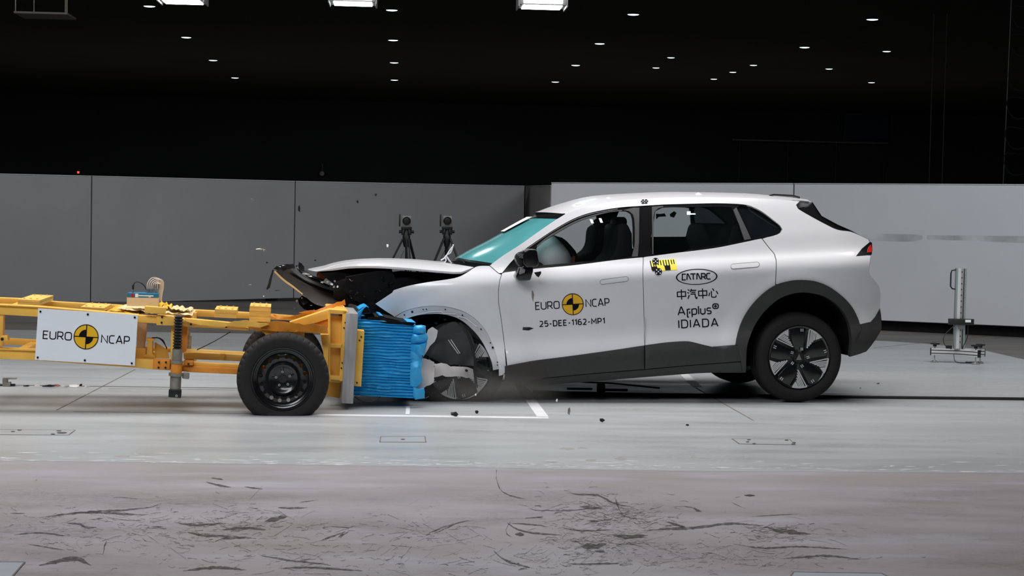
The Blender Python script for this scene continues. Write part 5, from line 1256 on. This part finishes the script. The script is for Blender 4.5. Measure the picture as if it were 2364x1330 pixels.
for k in range(6):
    u = 339.5 + k * 4.6
    b = B(); b.cyl(TL(u, 677, .54 + .01 * (k % 2)), TL(u, 667, .54 + .01 * (k % 2)), .006, 8); b.build('plug', M['chrome'], rec)
    top = 641 + k * 2.2; x2 = 377 - k * 1.6
    b = B(); b.tube(cr([TL(u, 667, .54), TL(u + 1, 655, .54), TL(u + 8, top + 3, .55), TL(min(u + 18, x2 - 7), top, .56), TL(x2 - 1.5, 648 + k, .57), TL(x2, 664, .58), TL(x2 - 3, 680, .58), TL(372, 697, .58)], .012), .0035, 6); b.build('sensor_lead', M['cable_w'], rec)
b = B(); b.prism([TL(*q, .545) for q in ((353, 658), (363, 656), (364, 666), (354, 667))], (0, .03, 0)); b.build('lead_sleeve', M['cable_b'], rec, bevel=.006)
fl = empty('plastic_film', TF.world(TF.loc(320, 716, .5)), TF.yaw, 'crumpled yellow and cream plastic film spread under the recorder box', 'plastic film')
of = TF.loc(320, 716, .5)
def film(name, pts, dA, dB, mt, seed, amp):
    (uL, vL, uR, vR) = pts; rows = []
    for i in range(13):
        t = i / 12; d = dA + (dB - dA) * t; row = []
        for j in range(41):
            s = j / 40; a, c = TF.loc(uL, vL, dA), TF.loc(uR, vR, dA); q = a.lerp(c, s)
            n = mnoise.noise(Vector((s * 5 + seed, t * 3, seed))) + .3 * mnoise.noise(Vector((s * 11 + seed, t * 6, 2 * seed)))
            ed = .03 * mnoise.noise(Vector((s * 9, seed, 0))) if i in (0, 12) else 0
            row.append(Vector((q.x, d + ed, q.z + amp * (.55 + n))) - of)
        rows.append(row)
    b = B(); b.loft(rows); b.loft([[p - Vector((0, 0, .004)) for p in r] for r in rows]); return b.build(name, M[mt], fl, angle=60)
film('film_sheet', (250, 721.5, 352, 727.5), .36, 1.2, 'foil', 61, .018); film('film_sheet', (270, 716, 345, 722), .39, 1.0, 'foilw', 62, .016)
film('film_sheet', (352, 722, 442, 732), .36, 1.1, 'foilw', 63, .018); film('film_sheet', (362, 711, 392, 716), .52, .9, 'foil', 64, .035); film('film_sheet', (385, 716, 440, 722), .55, 1.0, 'foilw', 65, .022)
# ------------------------------------------------------------------ free-standing gear behind
def tripod(u, vtop, D, label, spread, rot=0):
    g = aty(u, vtop, D); h = g.z; base = Vector((g.x, g.y, 0)); root = empty('camera_tripod', base, rot, label, 'camera tripod')
    s = D / FPX   # metres per photograph pixel at that distance, used for the head sizes
    hz = h - .30
    b = B(); b.lathe([(.001, hz - .16), (.035, hz - .15), (.05, hz - .08), (.055, hz), (.04, hz + .02), (.03, hz + .09), (.001, hz + .09)], 14, axis='z'); b.build('tripod_head', M['blackmetal'], root)
    b = B(); b.box((0, 0, hz + .11), (.15, .10, .04)); b.box((-.055, 0, hz + .06), (.03, .06, .09)); b.box((.055, 0, hz + .06), (.03, .06, .09)); b.lathe([(.001, -.02), (.022, -.02), (.022, .02), (.001, .02)], 10, c=(-.085, 0, hz + .06), axis='x'); b.lathe([(.001, -.02), (.022, -.02), (.022, .02), (.001, .02)], 10, c=(.085, 0, hz + .06), axis='x'); b.build('pan_clamp', M['blackmetal'], root, bevel=.005)
    lf = B(); lf.box((0, .02, h - .09), (.125, .16, .14)); fl_ = lf.build('camera_head', M['steel'], root, bevel=.008)  # head of the camera on the tripod, not a lamp
    b = B(); b.lathe([(.001, -.075), (.02, -.078), (.046, -.07), (.052, -.085), (.057, -.08), (.057, -.05)], 24, c=(0, 0, h - .09)); b.build('lens', M['blackmetal'], fl_)
    b = B(); b.box((-.095, -.02, h - .085), (.022, .06, .17)); b.build('side_handle', M['cable_b'], root, bevel=.004)
    b = B(); b.cyl((0, 0, hz - .1), (0, 0, hz - .62), .014, 10); b.build('centre_column', M['blackmetal'], root)
    for a, L_ in spread:
        top = Vector((.05 * cos(a), .05 * sin(a), hz - .04)); ft = Vector((L_ * cos(a), L_ * sin(a), .02)); b = B(); n = Vector((-sin(a), cos(a), 0)) * .016
        mid = top.lerp(ft, .52)
        for q in (n, -n): b.cyl(top + q, mid + q, .010, 8)
        b.cyl(top.lerp(ft, .45), ft, .012, 8); lg = b.build('leg', M['blackmetal'], root)
        b = B(); b.box(mid, (.07, .05, .05)); b.build('leg_clamp', M['blackmetal'], lg, bevel=.006)
        b = B(); b.lathe([(.001, -.02), (.022, -.02), (.018, .02), (.001, .03)], 10, c=ft, axis='z'); b.build('foot', M['cable_b'], lg)
    b = B(); b.tube(cr([Vector((-.03, -.06, hz - .2)), Vector((-.07, -.07, hz - .3)), Vector((-.07, -.07, hz - .42)), Vector((.02, -.07, hz - .48)), Vector((.06, -.06, hz - .40))], .03), .004, 5); b.build('cable', M['cable_b'], root)
    return root
tripod(939, 495, 24.0, 'left black tripod with a round lens head, before the grey panel, left leg splayed wide', ((radians(195), .62), (radians(-70), .34), (radians(35), .42)))
tripod(1033, 495, 24.2, 'right black tripod with a round lens head, seen just left of the windscreen', ((radians(205), .55), (radians(-25), .55), (radians(90), .45)))

# slotted aluminium measuring tower on a three-armed base
D = ground(2212, 838); tw_ = empty('measuring_tower', (D.x, D.y, 0), radians(-8), 'aluminium column with a black sensor bar and levelling feet, right of the car', 'measuring tower')
s = D.y / FPX
cx = lambda u: (u - 2213) * s
zz = lambda v: (833 - v) * s
z0, z1 = zz(800), zz(609)
b = B(); b.box((0, 0, (z0 + z1) / 2), (24 * s, .09, z1 - z0)); col = b.build('column', M['alu'], tw_, bevel=.004)
for (u0, u1, mm, pr) in ((-12, -8, 'teal', .003), (-8, -1, 'silver', .004), (-1, 2.5, 'alu', .006), (5, 7, 'cable_b', .003), (8, 12, 'teal', .003)):
    b = B(); b.box(((u0 + u1) / 2 * s, -.045, (z0 + z1) / 2), ((u1 - u0) * s, pr * 2, z1 - z0 - .01)); b.build('column_groove', M[mm], col, smooth=False)
for k in range(13):
    z = z0 + .08 + k * (z1 - z0 - .12) / 12
    b = B(); b.lathe([(.001, -.003), (.006, -.003), (.006, .003)], 8, c=(.8 * s, -.052, z)); b.build('slot_hole', M['cable_b'], col)
b = B(); b.tube([Vector((-12 * s, 0, z1 - .02)), Vector((-21 * s, 0, z1 - .03)), Vector((-23 * s, 0, z1 - .06)), Vector((-23 * s, 0, z1 - .20)), Vector((-19 * s, 0, z1 - .225)), Vector((-12 * s, 0, z1 - .23))], .008, 8); b.build('handle', M['cable_b'], tw_)
b = B(); b.box((1 * s, -.07, zz(735)), (58 * s, .06, 14 * s)); sb = b.build('sensor_bar', M['cable_b'], tw_, bevel=.004)
b = B(); b.box((16 * s, -.1015, zz(732.5)), (13 * s, .002, 6 * s)); b.build('bar_label', M['wdot'], sb, smooth=False)
b = B(); b.prism([Vector((-8 * s, -.05, zz(743))), Vector((12 * s, -.05, zz(743))), Vector((8 * s, -.05, zz(753))), Vector((-4 * s, -.05, zz(753)))], (0, .03, 0)); b.build('bar_bracket', M['alu'], tw_, smooth=False)
for a, L_ in ((radians(176), .29), (radians(-42), .25), (radians(8), .28)):
    e = Vector((cos(a), sin(a), 0)); n = Vector((-e.y, e.x, 0)); zb = .085
    R_ = Matrix.Rotation(a, 3, 'Z')
    b = B(); b.box(e * L_ * .5 + Vector((0, 0, zb + .03)), (L_, .055, .075), R_); arm = b.build('base_arm', M['silver'], tw_, bevel=.003)
    b = B()
    for dz in (-.016, .018): b.box(e * L_ * .5 + Vector((0, 0, zb + .03 + dz)), (L_ * .98, .058, .008), R_)
    b.build('arm_groove', M['cable_b'], arm, smooth=False)
    b = B(); b.box(e * (L_ + .003) + Vector((0, 0, zb + .03)), (.008, .06, .08), R_); b.build('end_cap', M['cable_b'], arm, bevel=.002)
    f = e * (L_ - .04)
    b = B(); b.cyl(f + Vector((0, 0, .02)), f + Vector((0, 0, zb + .1)), .007, 8); b.lathe([(.001, .002), (.04, .002), (.042, .010), (.02, .022), (.001, .024)], 16, c=f, axis='z'); b.build('levelling_foot', M['chrome'], arm)
    b = B(); b.lathe([(.001, 0), (.02, 0), (.02, .02), (.05, .024), (.052, .036), (.001, .040)], 10, c=f + Vector((0, 0, zb + .085)), axis='z'); b.build('hand_knob', M['cable_b'], arm)
b = B()
b.tube(cr([Vector((-12 * s, -.08, zz(742))), Vector((-33 * s, -.09, zz(762))), Vector((-40 * s, -.1, zz(778))), Vector((-33 * s, -.08, zz(793))), Vector((-18 * s, -.03, zz(800)))], .02), .004, 6)
b.tube(cr([Vector((17 * s, -.08, zz(742))), Vector((16 * s, -.09, zz(770))), Vector((8 * s, -.07, zz(792))), Vector((6 * s, -.05, zz(802)))], .02), .004, 6)
b.tube(cr([Vector((-14 * s, -.07, .10)), Vector((-10 * s, -.12, .02)), Vector((20 * s, -.05, .006)), Vector((50 * s, .0, .006)), Vector((46 * s, .1, .006)), Vector((20 * s, .08, .006))], .02), .004, 6)
b.box((-22 * s, .02, zz(797)), (.06, .05, .04)); b.build('sensor_cable', M['cable_b'], tw_)

# tow cable from the car to the right, track hardware at left
b = B(); P = [ground(u, v, .012) for u, v in ((1230, 904), (1300, 907), (1500, 911), (1700, 913), (2000, 917), (2500, 922.5))]
P.append(P[-1] + (P[-1] - P[-2]).normalized() * 14); b.tube(cr(P, .3), .013, 8); tag(b.build('tow_cable', M['cable_b']), 'taut black cable lying along the painted floor behind the car', 'cable')
g = ground(1387, 908); tg = empty('tow_hook', (g.x, g.y, 0), 0, 'small black tow hook block on the cable under the car', 'tow hook')
b = B(); b.box((0, 0, .045), (.07, .06, .075)); b.build('block', M['cable_b'], tg, bevel=.012)
b = B(); b.box((-.18, .0, .035), (.22, .02, .02)); b.box((.13, 0, .03), (.2, .022, .022)); b.build('shackle', M['blackmetal'], tg, bevel=.008)
b = B(); b.tube(cr([Vector((-.3, 0, .10)), Vector((-.08, 0, .09)), Vector((.1, 0, .085)), Vector((.5, 0, .05))], .05), .008, 6); b.build('cable_tail', M['cable_b'], tg)
g = ground(18, 892); br = empty('track_bracket', (g.x, g.y, 0), 0, 'small bent steel bracket standing on the track slot at far left', 'bracket')
b = B(); b.box((-.02, 0, .035), (.035, .06, .07)); b.box((.02, 0, .066), (.10, .06, .010)); b.box((.01, -.005, .018), (.03, .05, .035)); b.build('bent_plate', M['steel'], br, bevel=.003)
b = B(); b.tube([Vector((-.09, 0, .012)), Vector((-.03, 0, .012)), Vector((.06, 0, .012))], .010, 6); b.build('base_bar', M['cable_b'], br)
rs = random.Random(11)
track = [(60, 891, 'blackmetal', .05, 'short black chip in the track slot, nearest the bracket'), (88, 891, 'torn', .035, 'pale chip in the track slot between two black ones'), (110, 891.5, 'blackmetal', .07, 'long black sliver in the middle of the track slot row'), (130, 890, 'copper', .04, 'reddish chip in the track slot row'),
         (150, 892, 'torn', .045, 'white chip in the track slot right of the reddish one'), (172, 891, 'torn', .05, 'large white chip near the right end of the track slot row'), (187, 889, 'blackmetal', .02, 'small black chip beside the last white chips'), (201, 893, 'wdot', .035, 'rightmost white chip in the track slot row')]
for i, (u, v, mm, sz, lab) in enumerate(track):
    o = shard('debris_chip', ground(u, v, .016), (sz, .012), M[mm], None, 200 + i); tag(o, lab, 'debris', 'chips along the track slot')
# fragments thrown up by the crash: some in the air, some on the floor
air = [(583, 462, 14.5, .022, .02, 'chrome', 'bright fragment flying highest, before the middle grey panel'), (600, 575, 14.0, .035, .008, 'wdot', 'slanted white splinter flying left of the hood, upper of a pair'), (610, 579, 14.0, .015, .02, 'chrome', 'bright chip flying just under the slanted white splinter'),
       (575, 657, 14.0, .04, .006, 'steel', 'thin grey sliver flying above the yellow boards'), (609, 684, 13.6, .008, .008, 'wdot', 'tiny white crumb flying over the trolley boards'), (691, 481, 14.5, .014, .03, 'blackmetal', 'black chip flying beside the panel joint'), (825, 466, 14.8, .014, .016, 'blackmetal', 'small dark chip flying left of the uppermost dark one'),
       (867, 449, 14.8, .014, .016, 'blackmetal', 'uppermost small dark chip flying left of the tripods'), (895, 568, 14.4, .012, .02, 'wdot', 'white chip flying left of the left tripod'), (728, 601, 14.0, .012, .008, 'blackmetal', 'black speck flying over the bonnet front edge'), (642, 671, 13.6, .035, .005, 'blackmetal', 'flat black sliver flying under the hanging bumper strip'), (616, 606, 13.8, .010, .010, 'blackmetal', 'dark crumb flying left of the bumper tip'),
       (1230, 680, 13.35, .012, .05, 'steel', 'curved dark splinter in front of the door under the mirror'), (1217, 758, 13.3, .06, .022, 'blackmetal', 'dark plastic shard in front of the door left of the test number'),
       (1175, 825, 13.4, .008, .008, 'wdot', 'white crumb in front of the fender bottom'), (1098, 912, 13.2, .010, .016, 'wdot', 'pale chip beside the front wheel bottom'), (1286, 924, 13.4, .012, .014, 'wdot', 'white chip flying under the sill')]
for i, (u, v, D_, sx, sz, mm, lab) in enumerate(air):
    o = shard('debris_chip', aty(u, v, D_), (sx, sz), M[mm], None, 300 + i); tag(o, lab, 'debris', 'fragments flying in the air')
flr = [(1050, 955.5, .035, .022, 'blackmetal', 'chunky black lump on the floor inside the white marking'), (1101, 951, .016, .016, 'blackmetal', 'small black chip on the floor right of the black lump'), (1389, 970, .025, .018, 'blackmetal', 'black chip on the floor right of the white corner'), (1314, 949, .014, .030, 'steel', 'grey splinter on the floor right of the white corner line'), (1588, 981, .018, .008, 'blackmetal', 'flat dark crumb on the floor before the rear door'),
       (2028, 885.5, .025, .008, 'blackmetal', 'dark crumb on the floor behind the rear wheel'), (1986, 896, .012, .006, 'steel', 'grey crumb on the floor behind the rear wheel'), (2072, 927, .02, .006, 'wdot', 'white crumb on the floor by the cable at right')]
for i, (u, v, sx, sz, mm, lab) in enumerate(flr):
    o = shard('debris_chip', ground(u, v, sz * .9 + .002), (sx, sz), M[mm], None, 400 + i); tag(o, lab, 'debris', 'fragments lying on the floor')

# ------------------------------------------------------------------ lamps and fittings under the black ceiling
def ceil_pt(u, v): 
    d = ray(u, v); return CPOS + d * ((HC - CAM_H) / d.z)
rows = {'leftmost': [(345, 13.5), (430, 85.5), (492, 138.5), (542.5, 179)], 'second': [(904.5, 22.5), (907.5, 92), (910, 144), (910.5, 184)], 'third': [(1462, 32.5), (1384.5, 100), (1329, 150), (1282, 188.5)], 'fourth': [(1549, 132.5), (1514.5, 156)],
        'fifth': [(2014, 44), (1857.5, 108.5), (1739.5, 150), (1692, 166), (1648, 182)], 'rightmost': [(2047, 118), (1914, 158.5), (2012, 190)]}
ordn = ['nearest', 'second', 'third', 'fourth', 'fifth']
proto = None
for rn_, pts in rows.items():
    for i, (u, v) in enumerate(pts):
        c = ceil_pt(u, v)
        dim = (rn_ in ('fourth', 'rightmost')) or (rn_ == 'fifth' and i > 1)
        lab = f'round downlight in the black ceiling, {ordn[i]} of the {rn_} receding row'
        if proto is None:
            proto = empty('downlight', c, 0, lab, 'downlight', 'round downlights in the ceiling')
            b = B(); b.lathe([(.10, .0), (.17, -.02), (.19, 0), (.19, .06), (.001, .06)], 24, axis='z'); b.build('housing', M['blackmetal'], proto)
            b = B(); b.lathe([(.001, -.035), (.08, -.032), (.13, -.022), (.15, -.005), (.15, .02)], 20, axis='z'); b.build('lens', M['spot'], proto)
            o = proto
        else:
            o = proto.copy(); COL.objects.link(o)
            for ch in proto.children: k = ch.copy(); COL.objects.link(k); k.parent = o
        o.location = c; o['label'] = lab
        sc = .98 if not dim else .8
        o.scale = (sc, sc, sc * .9)
# three big floodlight boxes hung at the top edge of the view
def flood(u, v, D_, wpx, lab):
    c = aty(u, v, D_); s_ = D_ / FPX; wd = wpx * s_; root = empty('floodlight', c, 0, lab, 'floodlight', 'big hung floodlights')
    b = B(); b.box((0, 0, .06), (wd, .5, .12)); b.box((-wd / 2 - .012, 0, .05), (.02, .52, .16)); b.box((wd / 2 + .012, 0, .05), (.02, .52, .16)); b.build('lamp_housing', M['alu'], root, bevel=.006)
    b = B(); b.box((0, 0, -.006), (wd * .84, .42, .012)); b.box((0, -.252, .06), (wd * .84, .008, .085)); b.build('lamp_lens', M['lampface'], root, smooth=False)
    for x in (-.42, .42):
        b = B(); b.cyl((x * wd, 0, .12), (x * wd, 0, HC - c.z), .012, 8); b.build('hanger_rod', M['blackmetal'], root)
    return root
flood(422, 4, 24, 100, 'leftmost of three glaring floodlights at the top edge'); flood(815, 8, 24, 103, 'middle of three glaring floodlights at the top edge'); flood(1250.5, 16, 24, 106, 'rightmost of three glaring floodlights at the top edge')
# hung platform at top left
c = aty(105, 36, 26); pf = empty('hung_platform', c, 0, 'dim flat platform hung on thin rods at top left', 'platform'); s_ = 26 / FPX
b = B(); b.box((0, 0, 0), (118 * s_, .7, .03)); b.build('deck', mat('dull_brown_grey', srgb(96, 88, 86), .7), pf, bevel=.004)
for x, y in ((-.48, -.3), (.48, -.3), (-.3, .3), (.3, .3)):
    b = B(); b.cyl((x * 118 * s_, y, 0), (x * 118 * s_, y, HC - c.z), .008, 6); b.build('hanger_rod', M['steel'], pf)
# small fittings on the dark back wall
def fitting(name, u, v, D_, lab, cat, build):
    r_ = empty(name, aty(u, v, D_), 0, lab, cat); build(r_); return r_
def led(r_):
    b = B(); b.box((0, 0, 0), (.10, .06, .14)); b.build('casing', M['blackmetal'], r_, bevel=.01)
    b = B(); b.lathe([(.001, -.05), (.02, -.045), (.028, -.02)], 10); b.build('indicator', M['led'], r_)
fitting('indicator_light', 181, 398, 75.98, 'small red indicator light above the left panel', 'indicator light', led).scale = (2.2, 1, 2.2)
def camr(r_):
    b = B(); b.lathe([(.001, -.12), (.05, -.12), (.055, 0), (.05, .1), (.001, .1)], 14); b.build('camera_body', M['steel'], r_); b = B(); b.box((0, .05, .12), (.03, .03, .2)); b.build('bracket', M['blackmetal'], r_)
fitting('wall_camera', 744, 401, 75.7, 'small dim wall camera just above the middle panel', 'camera', camr).scale = (2, 2, 2); fitting('wall_camera', 716, 168, 75.7, 'small dim round camera high on the dark back wall', 'camera', camr).scale = (2, 2, 2)
# observation window in the dark wall, a handrail and drop cables
def obs(r_):
    b = B(); b.box((0, 0, 0), (1.25, .05, .95)); b.build('pane', mat('dim_blue_pane', srgb(36, 62, 76), .25), r_, smooth=False)
    b = B()
    for x in (-.65, .65): b.box((x, 0, 0), (.06, .1, 1.06))
    for z in (-.5, .5): b.box((0, 0, z), (1.3, .1, .06))
    b.build('frame', M['blackmetal'], r_, bevel=.004)
fitting('observation_window', 1998, 280, 75.9, 'faint blue-grey observation window in the dark wall at right', 'window', obs).scale = (1.62, 1, 1.62)
def rail(r_):
    b = B(); b.cyl((-2.2, 0, 0), (2.0, 0, -.0), .02, 8); b.build('handrail', M['steel'], r_)
    for x in (-2, -.7, .6, 1.9):
        b = B(); b.cyl((x, .02, 0), (x, .02, -1.1), .015, 6); b.box((x, .36, 0), (.04, .72, .04)); b.build('baluster', M['cable_b'], r_)
fitting('handrail', 1880, 327, 75.3, 'thin dim handrail below the blue observation window', 'handrail', rail).scale = (1.65, 1, 1.65)
c = aty(2344, 0, 30); fe = empty('festoon_cable', (c.x, c.y, HC), 0, 'black festoon cable hanging in loops at the right edge', 'cable'); s_ = 30 / FPX
b = B(); b.cyl((-.06, 0, 0), (-.12, 0, 1.9 - HC), .012, 6); b.build('support_rope', M['blackmetal'], fe)
for k, v in enumerate((30, 95, 175, 240, 310, 370)):
    z = aty(2344, v, 30).z - HC; x0 = -.06 - .012 * k
    b = B(); b.tube(cr([Vector((x0 + .32, 0, z + .10)), Vector((x0 + .05, 0, z + .12)), Vector((x0, 0, z - .02)), Vector((x0 + .08, 0, z - .2)), Vector((x0 + .2, 0, z - .26)), Vector((x0 + .36, 0, z - .24))], .04), .014, 6); b.build('cable_loop', M['blackmetal'], fe)
for lab, u in (('left of two thin rods hanging against the dark wall at right', 2150), ('right of two thin rods hanging against the dark wall at right', 2180)):
    a, c = aty(u, 250, 40), aty(u, 424, 40); a.z = HC; b = B(); b.cyl((0, 0, 0), (0, 0, c.z - a.z), .012, 6); o = b.build('hanging_rod', M['cable_b']); o.location = a; tag(o, lab, 'rod', 'thin rods on the dark wall')

# dust and smoke of the impact: thin haze low round the front wheel, a faint puff over the windscreen
def haze(name, c, r, dens, col, lab, seed):
    Mt = bpy.data.materials.new(name); Mt.use_nodes = True; nt = Mt.node_tree; N = nt.nodes.new; L = nt.links.new
    for n in list(nt.nodes): nt.nodes.remove(n)
    out = N('ShaderNodeOutputMaterial'); vs = N('ShaderNodeVolumePrincipled'); vs.inputs['Color'].default_value = col; vs.inputs['Anisotropy'].default_value = .2
    tc = N('ShaderNodeTexCoord'); ln_ = N('ShaderNodeVectorMath'); ln_.operation = 'LENGTH'; L(tc.outputs['Object'], ln_.inputs[0])
    mr = N('ShaderNodeMapRange'); mr.interpolation_type = 'SMOOTHSTEP'; mr.inputs[1].default_value = 1; mr.inputs[2].default_value = .15; L(ln_.outputs['Value'], mr.inputs[0])
    nz = N('ShaderNodeTexNoise'); nz.inputs['Scale'].default_value = 2.2; nz.inputs['Detail'].default_value = 3; L(tc.outputs['Object'], nz.inputs['Vector'])
    m1 = N('ShaderNodeMath'); m1.operation = 'MULTIPLY'; L(mr.outputs[0], m1.inputs[0]); L(nz.outputs['Fac'], m1.inputs[1])
    m2 = N('ShaderNodeMath'); m2.operation = 'MULTIPLY'; m2.inputs[1].default_value = dens; L(m1.outputs[0], m2.inputs[0]); L(m2.outputs[0], vs.inputs['Density']); L(vs.outputs[0], out.inputs['Volume'])
    b = B(); b.lathe([(sin(pi * i / 10), -cos(pi * i / 10)) for i in range(11)], 16, axis='z'); o = b.build(name, Mt); o.location = c; o.scale = r; o['kind'] = 'stuff'; o['label'] = lab; o['category'] = 'dust'
    return o
haze('dust_cloud', CF.world(CF.loc(1120, 895, .05)) + Vector((0, -.05, 0)), (.75, .55, .20), 2.6, (.6, .58, .56, 1), 'low brown-grey dust round the foot of the crushed front wheel', 1)
haze('smoke_puff', CF.world(CF.loc(1318, 462, 1.2)), (.30, .3, .20), .35, (.9, .9, .95, 1), 'faint pale smoke puff above the top of the windscreen', 2)
